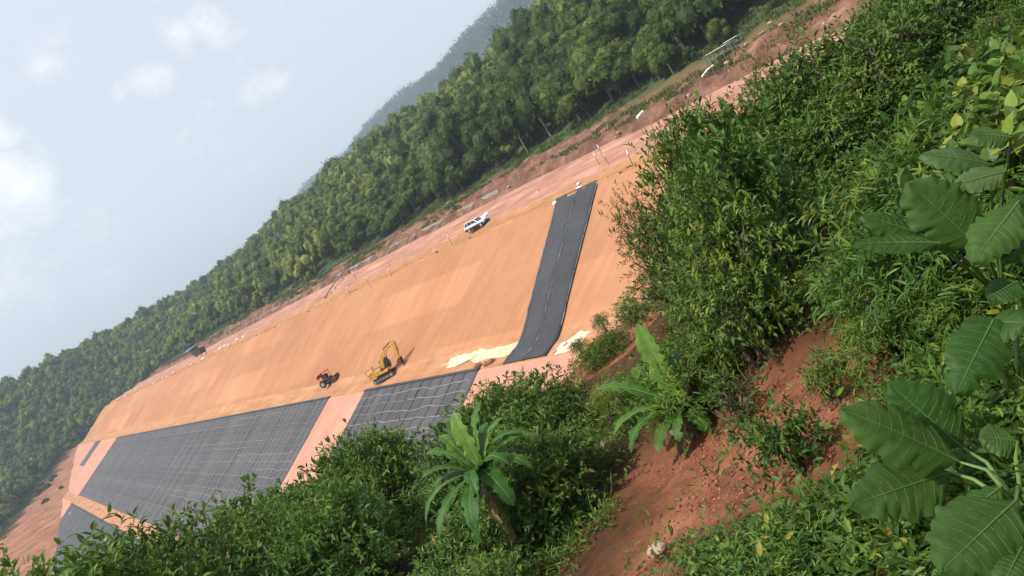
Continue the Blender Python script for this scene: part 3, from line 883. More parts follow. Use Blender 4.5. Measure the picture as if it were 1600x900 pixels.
gx = gx.ravel()+RNG.uniform(-1.7, 1.7, gx.size); gy = gy.ravel()+RNG.uniform(-1.7, 1.7, gy.size)
side = forest_side(gx, gy); sgn = np.sign(forest_side(np.array([150.]), np.array([200.]))[0])
gz = hill_z(gx, gy)
keep = (side*sgn > 1.5+2.0*vnoise(gx/12, gy/12)) & (gz > -36)
P = np.stack([gx, gy, gz], -1)[keep]
q = seen_at(P+np.array([0, 0, 5.])); front = P@VIEW > 20
P = P[front & (q[:, 0] > -70) & (q[:, 0] < 1330) & (q[:, 1] > -120) & (q[:, 1] < 930)]
dist = np.linalg.norm(P, axis=1)
q = seen_at(P+np.array([0, 0, 4.])); inframe = (q[:, 0] > 0) & (q[:, 0] < 1240) & (q[:, 1] > 0) & (q[:, 1] < 900)
order = np.argsort(np.where(inframe, dist, 1e6))
single = order[:300]; rest = order[300:]
side_single = forest_side(P[single, 0], P[single, 1])*sgn
for k, i in enumerate(single):
    s = random.choice([.75, .9, 1.0, 1.1, 1.25, 1.5, 1.75])*random.uniform(.9, 1.1)
    if side_single[k] < 5: s *= random.uniform(.5, .8)
    plant_tree(FOREST, P[i], s, s*random.choice([.75, .85, .95, 1.05, 1.25]), 'rounded green tree in the wood above the road at upper right', 'woodland trees above the near stretch of road')
# the wood farther along reads as one mass
lodge = []
for q_ in range(8):
    rg = np.random.default_rng(150+q_)
    lob = plume_lobes(160+q_, 7, 2.7, 6.4, 1.3)
    a1_, a2_ = cores(rg, lob, ICO1), sprays(rg, lob, 90, 2, .35, .55, .28, T5, TQ_L, TQ_S, droop=1.0, shell=(.86, 1.0), up=.2, splay=.7, out=2.6, shoots=.0)
    lodge.append((np.concatenate([a1_[0], a2_[0]]), np.concatenate([a1_[1], a2_[1]+len(a1_[0])]), np.concatenate([a1_[2], a2_[2]]), np.concatenate([a1_[3], a2_[3]])))
parts_ = []
sd = forest_side(P[rest, 0], P[rest, 1])*sgn
for k, i in enumerate(rest):
    v, lo, s_, r_ = lodge[RNG.integers(8)]
    a = RNG.random()*6.28; ca, sa = math.cos(a), math.sin(a); sxy = RNG.choice([.75, .9, 1.0, 1.1, 1.25, 1.5, 1.75])*RNG.uniform(.9, 1.1); sz = sxy*RNG.uniform(.85, 1.3)
    if sd[k] < 5: sxy *= .7; sz *= .65
    v2 = np.stack([(v[:, 0]*ca-v[:, 1]*sa)*sxy, (v[:, 0]*sa+v[:, 1]*ca)*sxy, v[:, 2]*sz], -1)+P[i]
    parts_.append((v2, lo, s_, np.clip(r_+RNG.normal(0, .20), 0, 1)))
fm = leaf_mesh('forest', parts_)
tag(obj('forest', fm, M['forest_leaf']), 'dense green woodland covering the hill along the far part of the dam', 'forest', kind='stuff')
# bushes on the bare far abutment
row_ = []
for k in range(13):
    px, py = random.gauss(66, 13), random.gauss(762, 11)
    s = random.uniform(.22, .5)
    o = plant_tree(FOREST, far_point(px, py)-np.array([0, 0, 2.6*s]), s*random.uniform(1.0, 1.7), s*random.uniform(.8, 1.2), 'dark bush on the bare red soil at the far left end of the dam', 'bushes on the far abutment', 'abutment_bush'); o['category'] = 'bush'; row_.append((px, o))
number_off(row_, 'dark bush', 'on the far abutment soil')
# emergent trees on the skyline
for (px, py, dx, s, lab) in ((468, 318, 196, 1.55, 'tall dark tree standing clear of the skyline where the ridges meet'),
                             (412, 345, 196, 1.25, 'smaller dark tree on the skyline below the tall one'),
                             (75, 572, 0, 1.3, 'lone dark tree on the skyline at far left'),
                             (640, 165, 200, 1.3, 'tree top breaking the near skyline in front of the hazy ridge')):
    d = sight(px, py)
    if dx: k = dx/d[0]
    else: k = 655/d[1]
    loc = d*k; loc[2] = float(hill_z(np.array([loc[0]]), np.array([loc[1]]))[0])
    h = (d*k)[2]-loc[2]+4.5
    plant_tree(FOREST, loc, s*1.15, min(max(1.0, h/6.6), s*1.35), lab, None)

# woods on the hazy ridge
gx, gy = np.meshgrid(np.arange(300*RS, 560*RS, 14.0), np.arange(150*RS, 1400*RS, 14.0), indexing='ij')
gx = gx.ravel()+RNG.uniform(-5, 5, gx.size); gy = gy.ravel()+RNG.uniform(-5, 5, gy.size)
PR = np.stack([gx, gy, ridge_z(gx, gy)], -1)
q = seen_at(PR); PR = PR[(q[:, 0] > 380) & (q[:, 0] < 900) & (q[:, 1] > -80) & (q[:, 1] < 420)]
rp = []
rgs = [sprays(np.random.default_rng(250+k), crown_lobes(260+k, 6, 4.6, 10.5, 2.4), 30, 1, 1.0, 3.2, 1.9, T5, TQ_L, TQ_S, droop=.4, shell=(.7, 1), up=.5, splay=.6) for k in range(5)]
for p in PR:
    v, lo, s_, r_ = rgs[RNG.integers(5)]; a = RNG.random()*6.28; ca, sa = math.cos(a), math.sin(a); s = RNG.uniform(.9, 1.6)
    rp.append((np.stack([(v[:, 0]*ca-v[:, 1]*sa)*s, (v[:, 0]*sa+v[:, 1]*ca)*s, v[:, 2]*s], -1)+p, lo, s_, np.clip(r_+RNG.normal(0, .15), 0, 1)))
tag(obj('forest', leaf_mesh('ridge_forest', rp), M['ridge_leaf']), 'blue green woods covering the distant hazy ridge', 'forest', kind='stuff')
# grass and low scrub along the foot of the wood
gx = RNG.uniform(91, 104, 5200); gy = 15+505*RNG.random(5200)**1.3
okk = vnoise(gx/3+50, gy/16) > .42
gx, gy = gx[okk], gy[okk]; gz = np.maximum(dam_z(gx, gy), hill_z(gx, gy))
n_ = len(gx); k = 14
Pp = np.repeat(np.stack([gx, gy, gz-.1], -1), k, 0)+RNG.normal(0, .45, (n_*k, 3))*np.array([1, 1, .05])
A = unit(RNG.normal(size=(n_*k, 3))*.5+np.array([0, 0, 1.])); Nn = unit(RNG.normal(size=(n_*k, 3)))
tag(obj('grass', leaf_mesh('scrub', [leaves_arrays(Pp, A, Nn, RNG.uniform(.4, 1.0, n_*k), RNG.uniform(.10, .25, n_*k), T5, TQ_L, TQ_S, RNG.uniform(.2, .9, n_*k))]), M['leaf_olive']),
    'strip of grass and low scrub between the road bank and the wood', 'grass', kind='stuff')

# ------------------------------------------------------------------ machines
def heading(v): return math.atan2(v[1], v[0])
# excavator: local +X is forward, +Z up
ex_loc = slope_pt(40.9, 95.6, .06)
EX = empty('excavator', ex_loc, heading(R*.97-F*.22)); EX.scale = (.82, .82, .82)
tag(EX, 'yellow excavator with raised boom working on the berm', 'excavator')
def shoe_loop(y):
    body = MB()
    prof = [(-1.75, .12), (-1.95, .42), (-1.75, .74), (1.75, .74), (1.98, .42), (1.75, .12)]
    body.prism(prof, y-.28, y+.28)
    o = body.build('track', M['dark_steel'], EX, .04)
    shoes = MB()
    for k in range(18):
        x = -1.75+3.5*k/17
        shoes.box((x, y, .05), (.15, .66, .07)); shoes.box((x, y, .80), (.15, .66, .07))
    shoes.build('track_shoes', M['rust_steel'], o)['kind'] = 'stuff'
    rol = MB()
    s = -1 if y < 0 else 1
    for x in (-1.6, -1.0, -.5, 0, .5, 1.0, 1.6): rol.disc((x, y+s*.30, .40), .19 if abs(x) < 1.5 else .28, .05, 12)
    rol.build('rollers', M['grey_panel'], o)
shoe_loop(-1.0); shoe_loop(1.0)
MB().box((0, 0, .75), (1.9, 1.5, .3)).disc((0, 0, .98), .62, .12, 20, 'Z').build('turntable', M['dark_steel'], EX)
up = MB(); up.prism([(-2.1, 1.12), (-2.1, 1.5), (1.45, 1.5), (1.45, 1.12)], -1.3, 1.3)
up.build('deck', M['yellow_paint'], EX, .04)
cw = MB(); cw.add([(-2.1, -1.32, 1.2), (-2.1, 1.32, 1.2), (-1.5, 1.32, 1.2), (-1.5, -1.32, 1.2), (-2.1, -1.32, 2.0), (-2.1, 1.32, 2.0), (-1.5, 1.32, 2.15), (-1.5, -1.32, 2.15),
                   (-2.5, -.75, 1.3), (-2.5, .75, 1.3), (-2.5, .75, 1.95), (-2.5, -.75, 1.95)],
                  [(3, 2, 1, 0), (4, 5, 6, 7), (2, 3, 7, 6), (1, 2, 6, 5), (3, 0, 4, 7), (0, 1, 9, 8), (1, 5, 10, 9), (5, 4, 11, 10), (4, 0, 8, 11), (8, 9, 10, 11)])
cw.build('counterweight', M['yellow_paint'], EX, .03)
hd = MB().box((-.55, 0, 1.82), (1.85, 2.5, .62)); hd.build('engine_cover', M['yellow_paint'], EX, .06)
gr = MB()
for k in range(6): gr.box((-1.15+.26*k, 0, 2.15), (.16, 1.7, .05))
gr.build('grille', M['grey_panel'], EX)
cab = MB(); cab.prism([(.05, 1.5), (1.5, 1.5), (1.62, 2.1), (1.35, 3.0), (.15, 3.05), (.0, 2.4)], .35, 1.3)
cabo = cab.build('cab', M['black_plastic'], EX, .04)
gl = MB(); gl.add([(1.56, .42, 1.7), (1.56, 1.23, 1.7), (1.645, 1.23, 2.15), (1.645, .42, 2.15), (1.40, 1.2, 2.92), (1.40, .45, 2.92)], [(0, 1, 2, 3), (3, 2, 4, 5)])
gl.add([(.2, 1.315, 2.1), (1.35, 1.315, 2.1), (1.2, 1.315, 2.9), (.25, 1.315, 2.9)], [(0, 1, 2, 3)])
gl.build('window', M['glass_dark'], cabo)
MB().box((.75, .83, 3.07), (1.15, .9, .06)).build('cab_roof', M['grey_panel'], cabo, .02)
bo = MB()
path = [(.55, 1.75), (.75, 2.5), (1.15, 3.25), (1.9, 3.9), (3.0, 4.35), (4.3, 4.55)]
th_ = [.25, .30, .32, .30, .24, .17]
tops, bots = [], []
for i, (x, z) in enumerate(path):
    a = path[max(i-1, 0)]; b_ = path[min(i+1, len(path)-1)]
    d = Vector((b_[0]-a[0], b_[1]-a[1])).normalized(); n2 = Vector((-d.y, d.x))
    tops.append((x+n2.x*th_[i], z+n2.y*th_[i])); bots.append((x-n2.x*th_[i], z-n2.y*th_[i]))
for i in range(len(path)-1):
    bo.prism([bots[i], bots[i+1], tops[i+1], tops[i]], -.55, -.12)
boom = bo.build('boom', M['yellow_paint'], EX)
boom.location = (0, .05, 0)
cyl = MB().tube([(1.25, -.62, 1.6), (1.9, -.62, 2.6)], .11, 10).tube([(1.9, -.62, 2.6), (2.5, -.62, 3.75)], .06, 8)
cyl.build('boom_cylinder', M['dark_steel'], boom)
cyl = MB().tube([(2.2, -.33, 4.5), (3.6, -.33, 5.0)], .10, 10).tube([(3.6, -.33, 5.0), (4.55, -.33, 4.95)], .06, 8)
cyl.build('arm_cylinder', M['dark_steel'], boom)
ar = MB().prism([(4.15, 5.05), (4.7, 4.9), (4.5, 4.1), (3.95, 1.95), (3.72, 1.95), (4.05, 4.2)], -.48, -.15)
arm = ar.build('arm', M['yellow_paint'], EX)
MB().tube([(4.62, -.31, 4.7), (4.35, -.31, 3.3)], .09, 10).tube([(4.35, -.31, 3.3), (4.12, -.31, 2.5)], .05, 8).build('bucket_cylinder', M['dark_steel'], arm)
bk = MB()
bp = [(4.15, 2.1), (3.70, 2.05), (3.35, 1.75), (3.25, 1.35), (3.45, 1.02), (3.85, .92), (4.0, 1.02)]
bi = [(4.05, 2.0), (3.74, 1.95), (3.45, 1.70), (3.37, 1.37), (3.53, 1.12), (3.85, 1.02), (3.98, 1.08)]
for i in range(len(bp)-1): bk.prism([bp[i], bp[i+1], bi[i+1], bi[i]], -.82, .18)
bk.prism(bp, -.84, -.80); bk.prism(bp, .16, .20)
for k in range(5): bk.box((4.08, -.74+.21*k, 1.06), (.22, .09, .06))
bk.build('bucket', M['rust_steel'], EX)
rl = MB()
for p, q_ in (((-2.2, -1.25, 1.95), (-2.2, -1.25, 2.75)), ((-2.2, -1.25, 2.75), (-.9, -1.25, 2.75)), ((-.9, -1.25, 2.75), (-.9, -1.25, 2.1))): rl.tube([p, q_], .035, 6)
rl.tube([(-1.5, .6, 2.1), (-1.5, .6, 2.7)], .07, 8)
rl.build('handrail', M['rust_steel'], EX)

# small dark machine with a red canopy: a little hand tractor with a roller in front
TR = empty('roller_tractor', slope_pt(42.4, 119.2, .02), heading(R*.9-F*.4))
tag(TR, 'small dark machine with red canopy beside the excavator', 'tractor')
MB().prism([(-1.3, .55), (-1.3, 1.15), (-.3, 1.35), (.75, 1.15), (.75, .6)], -.5, .5).build('chassis', M['black_plastic'], TR, .05)
MB().box((-.3, 0, 1.62), (.95, .8, .55)).build('engine', M['dark_steel'], TR, .06)
cn = MB().prism([(-1.5, 1.7), (-1.2, 2.2), (-.2, 2.45), (.5, 2.35), (.5, 2.25), (-.2, 2.34), (-1.15, 2.1), (-1.42, 1.65)], -.75, .75)
co = cn.build('canopy', M['red_paint'], TR)
st = MB()
for x in (-1.1, .35):
    for y in (-.65, .65): st.tube([(x, y, 1.0), (x, y, 2.25)], .04, 6)
st.build('canopy_posts', M['dark_steel'], co)
for x, y, r_ in ((-.85, -.72, .62), (-.85, .72, .62)):
    w_ = MB().disc((x, y, r_), r_, .16, 22); wo = w_.build('wheel', M['tyre'], TR, .03)
    MB().disc((x, y, r_), r_*.5, .18, 14).build('rim', M['rim'], wo)
MB().disc((1.45, 0, .5), .5, .75, 24).build('drum', M['rust_steel'], TR, .02)
fr = MB()
for y in (-.82, .82): fr.box((1.0, y, .62), (1.3, .09, .16))
fr.box((.45, 0, .62), (.16, 1.7, .16)).box((1.75, 0, 1.02), (.1, 1.2, .3))
fr.build('drum_frame', M['dark_steel'], TR)
MB().tube([(-.1, 0, 1.3), (.25, 0, 1.75)], .03, 6).disc((.27, 0, 1.78), .2, .02, 14, 'X').build('steering_wheel', M['black_plastic'], TR)
MB().box((-.75, 0, 1.42), (.45, .5, .12)).build('seat', M['black_plastic'], TR, .03)

# white car on the crest road
cp = far_point(748, 356)
SUVL = empty('parked_car', cp+np.array([0, 0, -.02]), heading(R*.80-F*.60))
SUVL.scale = (.9, .9, .9)
tag(SUVL, 'white off-road car parked on the dirt road above the slope', 'car')
L_ = [(-2.2, .45), (-2.28, .8), (-2.25, 1.05), (-1.95, 1.10), (1.0, 1.12), (1.35, 1.08), (2.1, .96), (2.25, .75), (2.2, .42)]
MB().prism(L_, -.9, .9).build('body', M['white_paint'], SUVL, .06)
cabm = MB(); pr = [(-2.1, 1.08), (-1.85, 1.68), (-1.5, 1.78), (.1, 1.78), (.35, 1.68), (1.1, 1.10)]
n6 = len(pr)
vs = [(x, -.86+.16*max(0, (z-1.1)/.68), z) for x, z in pr]+[(x, .86-.16*max(0, (z-1.1)/.68), z) for x, z in pr]
cabm.add(vs, [tuple(range(n6)), tuple(range(2*n6-1, n6-1, -1))]+[(i, n6+i, n6+(i+1) % n6, (i+1) % n6) for i in range(n6)])
cabin = cabm.build('cabin', M['white_paint'], SUVL, .03)
def pane(name, pts, par=cabin):
    n_ = Vector(pts[1])-Vector(pts[0]); n2 = Vector(pts[2])-Vector(pts[0]); nn = n_.cross(n2).normalized()*.02
    P4 = [Vector(p)+nn for p in pts]+[Vector(p)-nn for p in pts]
    k = len(pts)
    MB().add(P4, [tuple(range(k)), tuple(range(2*k-1, k-1, -1))]+[(i, k+i, k+(i+1) % k, (i+1) % k) for i in range(k)]).build(name, M['glass_dark'], par)
def sy(z, s): return s*(.872-.16*max(0, (z-1.1)/.68))
for s in (-1, 1):
    for xs4 in (((-1.92, 1.16), (-1.3, 1.16), (-1.3, 1.66), (-1.72, 1.66)), ((-1.22, 1.16), (-.35, 1.16), (-.35, 1.68), (-1.22, 1.68)), ((-.27, 1.16), (.82, 1.16), (.28, 1.62), (.1, 1.68), (-.27, 1.68))):
        pane('side_window', [(x, sy(z, s), z) for x, z in xs4])
pane('windscreen', [(1.08, -.76, 1.14), (1.08, .76, 1.14), (.40, .66, 1.66), (.40, -.66, 1.66)])
pane('rear_window', [(-2.11, .74, 1.18), (-2.11, -.74, 1.18), (-1.90, -.66, 1.62), (-1.90, .66, 1.62)])
MB().box((-.7, 0, 1.795), (1.5, 1.25, .03)).build('roof_panel', M['black_plastic'], cabin, .01)
for s in (-1, 1):
    MB().box((-.05, s*.905, .56), (4.3, .05, .42)).build('side_cladding', M['black_plastic'], SUVL, .02)
    for x in (-1.35, 1.38):
        wo = MB().disc((x, s*.80, .38), .38, .13, 22).build('wheel', M['tyre'], SUVL, .03)
        MB().disc((x, s*.86, .38), .23, .10, 14).build('rim', M['rim'], wo, .01)
    MB().box((2.2, s*.66, .82), (.1, .34, .16)).build('headlight', M['lamp_glass'], SUVL, .02)
    MB().box((-2.25, s*.76, .92), (.08, .16, .28)).build('tail_light', M['red_paint'], SUVL, .02)
    MB().box((.75, s*.98, 1.16), (.14, .2, .14)).build('mirror', M['black_plastic'], SUVL, .02)
MB().box((2.22, 0, .52), (.16, 1.7, .22)).build('bumper', M['black_plastic'], SUVL, .03)
MB().box((2.24, 0, .80), (.06, .9, .18)).build('grille', M['black_plastic'], SUVL, .01)
# white sheet spread behind the car
tp = [far_point(*q_) for q_ in ((747, 343), (764, 329), (765, 331), (752, 347))]
vs = [tuple(p+np.array([0, 0, .05+.12*(k % 2)])) for k, p in enumerate(tp)]
c4 = np.mean(tp, 0)+np.array([0, 0, .22])
vs2 = vs+[tuple(c4)]+[(v[0], v[1], v[2]-.08) for v in vs]
tag(obj('tarpaulin', mesh_from('tarpaulin', vs2, [(0, 1, 4), (1, 2, 4), (2, 3, 4), (3, 0, 4), (0, 5, 6, 1), (1, 6, 7, 2), (2, 7, 8, 3), (3, 8, 5, 0)]), M['white_cloth']),
    'white sheet lying on the road behind the parked car', 'sheet')

# ------------------------------------------------------------------ site shed and huts at the far end of the road
p = far_point(302, 556)
SH = empty('site_shed', p, heading(np.array([.12, -.99, 0])))
tag(SH, 'open site shed with blue sheet roof at the far end of the road', 'shed')
for x in (-4.5, -1.5, 1.5, 4.5):
    for y in (-2.0, 2.0): MB().tube([(x, y, -.3), (x, y, 3.0 if y < 0 else 3.6)], .09, 6).build('post', M['timber'], SH)
MB().add([(-6, -2.6, 2.95), (6, -2.6, 2.95), (6, 2.6, 3.75), (-6, 2.6, 3.75), (-6, -2.6, 2.87), (6, -2.6, 2.87), (6, 2.6, 3.67), (-6, 2.6, 3.67)],
         [(0, 1, 2, 3), (7, 6, 5, 4), (0, 4, 5, 1), (1, 5, 6, 2), (2, 6, 7, 3), (3, 7, 4, 0)]).build('roof', M['blue_sheet'], SH)
MB().box((0, 2.0, 1.6), (10, .08, 3.0)).build('back_wall', M['timber'], SH)
MB().box((5.4, -2.3, 3.15), (1.6, 1.4, .25)).build('roof_tank_stand', M['white_cloth'], SH)
p = far_point(316, 556)
BX = empty('generator_box', p, heading(np.array([.25, -.97, 0])))
tag(BX, 'dark generator box on legs in front of the blue roofed shed', 'generator')
MB().box((0, 0, 1.9), (5.0, 2.4, 2.2)).build('housing', M['dark_steel'], BX, .05)
for k in range(5): MB().box((-1.8+.9*k, -1.22, 1.9), (.5, .06, 1.6)).build('louvre', M['black_plastic'], BX)
for x in (-2, 2):
    for y in (-.9, .9): MB().tube([(x, y, -.4), (x, y, .85)], .1, 6).build('leg', M['rust_steel'], BX)
def hut(px, py, w_, d_, h, label, wall, roof, dirv):
    q_ = far_point(px, py); r_ = empty('site_hut', q_, heading(np.array(dirv))); tag(r_, label, 'hut')
    MB().box((0, 0, h/2-.2), (w_, d_, h+.4)).build('wall', M[wall], r_)
    MB().prism([(-w_/2-.3, h), (0, h+.8), (w_/2+.3, h), (w_/2+.3, h-.1), (0, h+.68), (-w_/2-.3, h-.1)], -d_/2-.3, d_/2+.3).build('roof', M[roof], r_)
    MB().box((w_*.2, -d_/2-.03, 1.0), (.9, .06, 2.0)).build('door', M['timber'], r_)
    MB().box((-w_*.25, -d_/2-.03, 1.5), (1.0, .06, .8)).build('window', M['glass_dark'], r_)
hut(246, 575, 8.0, 3.0, 2.6, 'pale hut with white roof at the wood edge beyond the shed', 'concrete', 'white_paint', (.1, -.99, 0))
def frame_rack(px, py, w_, h, label):
    q_ = far_point(px, py); r_ = empty('pipe_rack', q_, heading(np.array((.1, -.99, 0)))); tag(r_, label, 'pipe frame')
    for k in range(4):
        x = -w_/2+w_*k/3
        for y in (-.6, .6): MB().tube([(x, y, -.4), (x, y, h)], .07, 6).build('post', M['green_steel'], r_)
    for z in (h*.45, h):
        for y in (-.6, .6): MB().tube([(-w_/2-.3, y, z), (w_/2+.3, y, z)], .06, 6).build('rail', M['green_steel'], r_)
    MB().box((0, 0, h+.1), (w_*.8, 1.5, .06)).build('cover', M['white_cloth'], r_)
frame_rack(1130, 92, 4.2, 1.5, 'green pipe frame at the wood edge, upper right')
frame_rack(1150, 72, 2.8, 1.1, 'smaller green pipe frame farther up the wood edge')

# ------------------------------------------------------------------ drains, ribs, stakes and bits along the road
def long_kerb(x, y0, y1, w_, h, label, mat='concrete', name='drain_kerb'):
    mb = MB(); y = y0; root = empty(name, slope_pt(x, (y0+y1)/2)); tag(root, label, 'kerb')
    iv = Matrix.Translation(-Vector(root.location))
    while y < y1:
        e = min(y1, y+random.uniform(5, 9)); jx = random.uniform(-.12, .12)
        a, b_ = slope_pt(x+jx, y), slope_pt(x+jx, e); dr = random.uniform(-.06, .06)
        s = MB().add([(x+jx-w_/2, y, a[2]-.4), (x+jx+w_/2, y, a[2]-.4), (x+jx+w_/2, y, a[2]+h+dr), (x+jx-w_/2, y, a[2]+h+dr),
                      (x+jx-w_/2, e-.08, b_[2]-.4), (x+jx+w_/2, e-.08, b_[2]-.4), (x+jx+w_/2, e-.08, b_[2]+h+dr), (x+jx-w_/2, e-.08, b_[2]+h+dr)],
                     [(0, 3, 2, 1), (4, 5, 6, 7), (0, 1, 5, 4), (1, 2, 6, 5), (2, 3, 7, 6), (3, 0, 4, 7)])
        o = s.build('kerb_block', M[mat], root); o.parent = root; o.matrix_parent_inverse = iv
        y = e
long_kerb(90.2, 118, 300, .45, .25, 'upper concrete kerb line on the cut bank behind the road')
long_kerb(85.0, 150, 290, .4, .25, 'lower concrete kerb line along the road ditch')
RIB = None
row_ = []
for k, y in enumerate(np.linspace(128, 290, 15)):
    y = y+random.uniform(-3, 3)
    a, b_ = slope_pt(85.4, y, .12), slope_pt(90.0, y+random.uniform(-1, 1), .2)
    o = MB().tube([a+np.array([0, 0, -.2]), (a+b_)/2+np.array([0, 0, .25]), b_], [.20, .18, .20], 5).build('drain_rib', M['concrete'])
    tag(o, 'concrete rib crossing the ditch bank behind the road', 'rib', 'ribs of the ditch bank'); row_.append((-y, o))
number_off(row_, 'concrete rib', 'crossing the ditch bank behind the road')
def stake(px, py, h, label, group, white=True, lean=0.0):
    P_ = far_point(px, py)
    e = empty('marker_stake', P_+np.array([0, 0, -.15])); tag(e, label, 'stake', group)
    e.rotation_euler = (random.uniform(-.12, .12), random.uniform(-.12, .12)+lean, random.uniform(0, 6))
    MB().tube([(0, 0, 0), (0, 0, h)], [.05, .035], 6).build('pole', M['timber'], e)
    if white: MB().tube([(0, 0, h*.80), (0, 0, h*1.02)], .09, 6).build('cap', M['white_cloth'], e)
    row_.append((px, e))
row_ = []
for (px, py) in ((548, 462), (558, 437), (612, 432), (938, 260), (952, 258), (944, 247), (990, 262), (708, 385), (580, 450), (640, 372), (422, 482), (416, 488)):
    stake(px, py, random.uniform(1.6, 2.4), 'short dark marker stake with pale cap beside the crest road', 'marker stakes along the crest')
number_off(row_, 'white capped stake', 'along the crest road'); row_ = []
for k in range(22):
    t = k/21; px = 1015+170*t+random.uniform(-2, 2); py = 215-118*t+random.uniform(-7, 7)
    stake(px, py, random.uniform(.7, 1.3), 'thin dark stake in the rows pegged across the road at upper right', 'pegs in rows on the upper road', False)
number_off(row_, 'thin dark peg', 'across the road at upper right')
def lump(name, P_, s, mat, label, cat, group=None, seed=0, flat=.6):
    rg = np.random.default_rng(seed); bm = bmesh.new(); bmesh.ops.create_icosphere(bm, subdivisions=2, radius=1)
    ax = rg.uniform(.75, 1.25, 3)*s*np.array([1, 1, flat])
    for v in bm.verts:
        k = 1+rg.normal(0, .09); v.co = Vector((v.co.x*ax[0]*k, v.co.y*ax[1]*k, v.co.z*ax[2]*k))
    m = bpy.data.meshes.new(name); bm.to_mesh(m); bm.free()
    for f_ in m.polygons: f_.use_smooth = mat == 'white_cloth'
    o = obj(name, m, M[mat], None, P_); o.rotation_euler = (0, 0, rg.random()*6); return tag(o, label, cat, group)
row_ = []
for k, (px, py) in enumerate(((205, 612), (213, 608), (222, 603), (232, 601), (241, 599), (196, 619), (186, 624), (255, 591), (262, 589), (272, 583), (345, 545), (352, 541), (359, 539), (371, 531), (381, 527),
                              (180, 629), (174, 632), (300, 570), (318, 561))):
    row_.append((px, lump('sandbag', far_point(px, py)+np.array([0, 0, .25]), random.uniform(.4, .7), 'white_cloth', 'white sandbag lying along the crest at the far end of the dam', 'sandbag', 'white sandbags on the far crest', k, .45)))
number_off(row_, 'white sandbag', 'along the far crest'); row_ = []
for k, (px, py) in enumerate(((906, 298), (918, 294), (868, 319), (905, 288))):
    row_.append((px, lump('sandbag', far_point(px, py)+np.array([0, 0, .15]), random.uniform(.35, .6), 'white_cloth', 'pale sandbag holding down the top end of the black strip', 'sandbag', 'sandbags at the head of the strip', 40+k)))
number_off(row_, 'pale sandbag', 'at the top end of the black strip'); row_ = []
for k, (px, py) in enumerate(((1000, 178), (1018, 176), (966, 208), (1073, 148), (1190, 52), (1165, 70), (1221, 38), (1203, 36), (1136, 98), (1076, 150), (840, 300), (512, 430), (520, 428), (508, 434), (530, 440), (700, 318), (795, 292))):
    row_.append((px, lump('boulder', far_point(px, py)+np.array([0, 0, .05]), random.uniform(.2, .42), 'stone_pale', 'pale boulder lying loose on the cut bank below the wood', 'boulder', 'boulders along the cut bank', 60+k)))
number_off(row_, 'pale boulder', 'on the cut bank below the wood'); row_ = []
d0, d1 = far_point(1098, 124), far_point(1117, 105)
o = MB().tube([d0+np.array([0, 0, .3]), (d0+d1)/2+np.array([0, 0, .5]), d1+np.array([0, 0, .3])], .16, 8).build('pipe', M['white_paint'])
tag(o, 'white pipe lying on the bank at upper right', 'pipe')
d0, d1 = far_point(997, 187), far_point(1007, 178)
o = MB().tube([d0+np.array([0, 0, .3]), d1+np.array([0, 0, .4])], .28, 8).build('pipe', M['white_paint']); tag(o, 'short white pipe lying in the ditch grass', 'pipe')
d0, d1 = far_point(508, 467), far_point(545, 418)
o = MB().tube([d0+np.array([0, 0, .3]), (d0+d1)/2+np.array([0, 0, .7]), d1+np.array([0, 0, .4])], .2, 8).build('pipe', M['concrete']); tag(o, 'long grey pipe laid slanting up the cut bank', 'pipe')
for k, (px, py) in enumerate(((747, 574), (760, 571), (768, 567))):
    row_.append((px, lump('earth_clod', far_point(px, py)+np.array([0, 0, .15]), random.uniform(.35, .55), 'stone_red', 'brown earth clod at the berm edge by the black strip', 'earth clod', 'clods at the berm edge', 90+k)))
number_off(row_, 'brown earth clod', 'at the berm edge by the black strip')
# loose stones over the road, berm and the far abutment
def loose(name, n_, pts, smin, smax, mat, label):
    tv = np.array([[1, 0, -.2], [-.5, .87, -.2], [-.5, -.87, -.2], [.1, .1, .8]]); V3, L3 = [], []
    for k, p_ in enumerate(pts):
        s = RNG.uniform(smin, smax); a = RNG.random()*6.28; ca, sa = math.cos(a), math.sin(a); j = RNG.uniform(.7, 1.3, (4, 3))
        t = tv*j*s; V3.append(np.stack([t[:, 0]*ca-t[:, 1]*sa, t[:, 0]*sa+t[:, 1]*ca, t[:, 2]], -1)+p_); L3.append(np.array([0, 1, 3, 1, 2, 3, 2, 0, 3, 0, 2, 1])+4*k)
    m = fast_mesh(name, np.concatenate(V3), np.concatenate(L3), np.full(4*len(pts), 3))
    return tag(obj(name, m, M[mat]), label, 'stones', kind='stuff')
x_ = RNG.uniform(67.5, 93, 800); y_ = 30+RNG.random(800)**1.6*470
loose('gravel', 0, np.stack([x_, y_, dam_z(x_, y_)], -1), .05, .17, 'stone_red', 'loose dark stones scattered over the dirt road')
x_ = np.concatenate([RNG.uniform(84, 95, 500), RNG.uniform(-30, 36, 420)]); y_ = np.concatenate([30+RNG.random(500)**1.3*450, RNG.uniform(345, 545, 420)])
z_ = np.where(x_ > 60, dam_z(x_, y_), np.maximum(hill_z(x_, y_), dam_z(x_, y_)))
loose('rubble', 0, np.stack([x_, y_, z_], -1), .07, .28, 'stone_pale', 'pale stones strewn over the cut bank and the far abutment')
x_ = RNG.uniform(12.6, 16.2, 170); y_ = RNG.uniform(150, 356, 170)
loose('rubble', 0, np.stack([x_, y_, dam_z(x_, y_)], -1), .10, .4, 'stone_pale', 'lumps of pale earth along the toe bench')

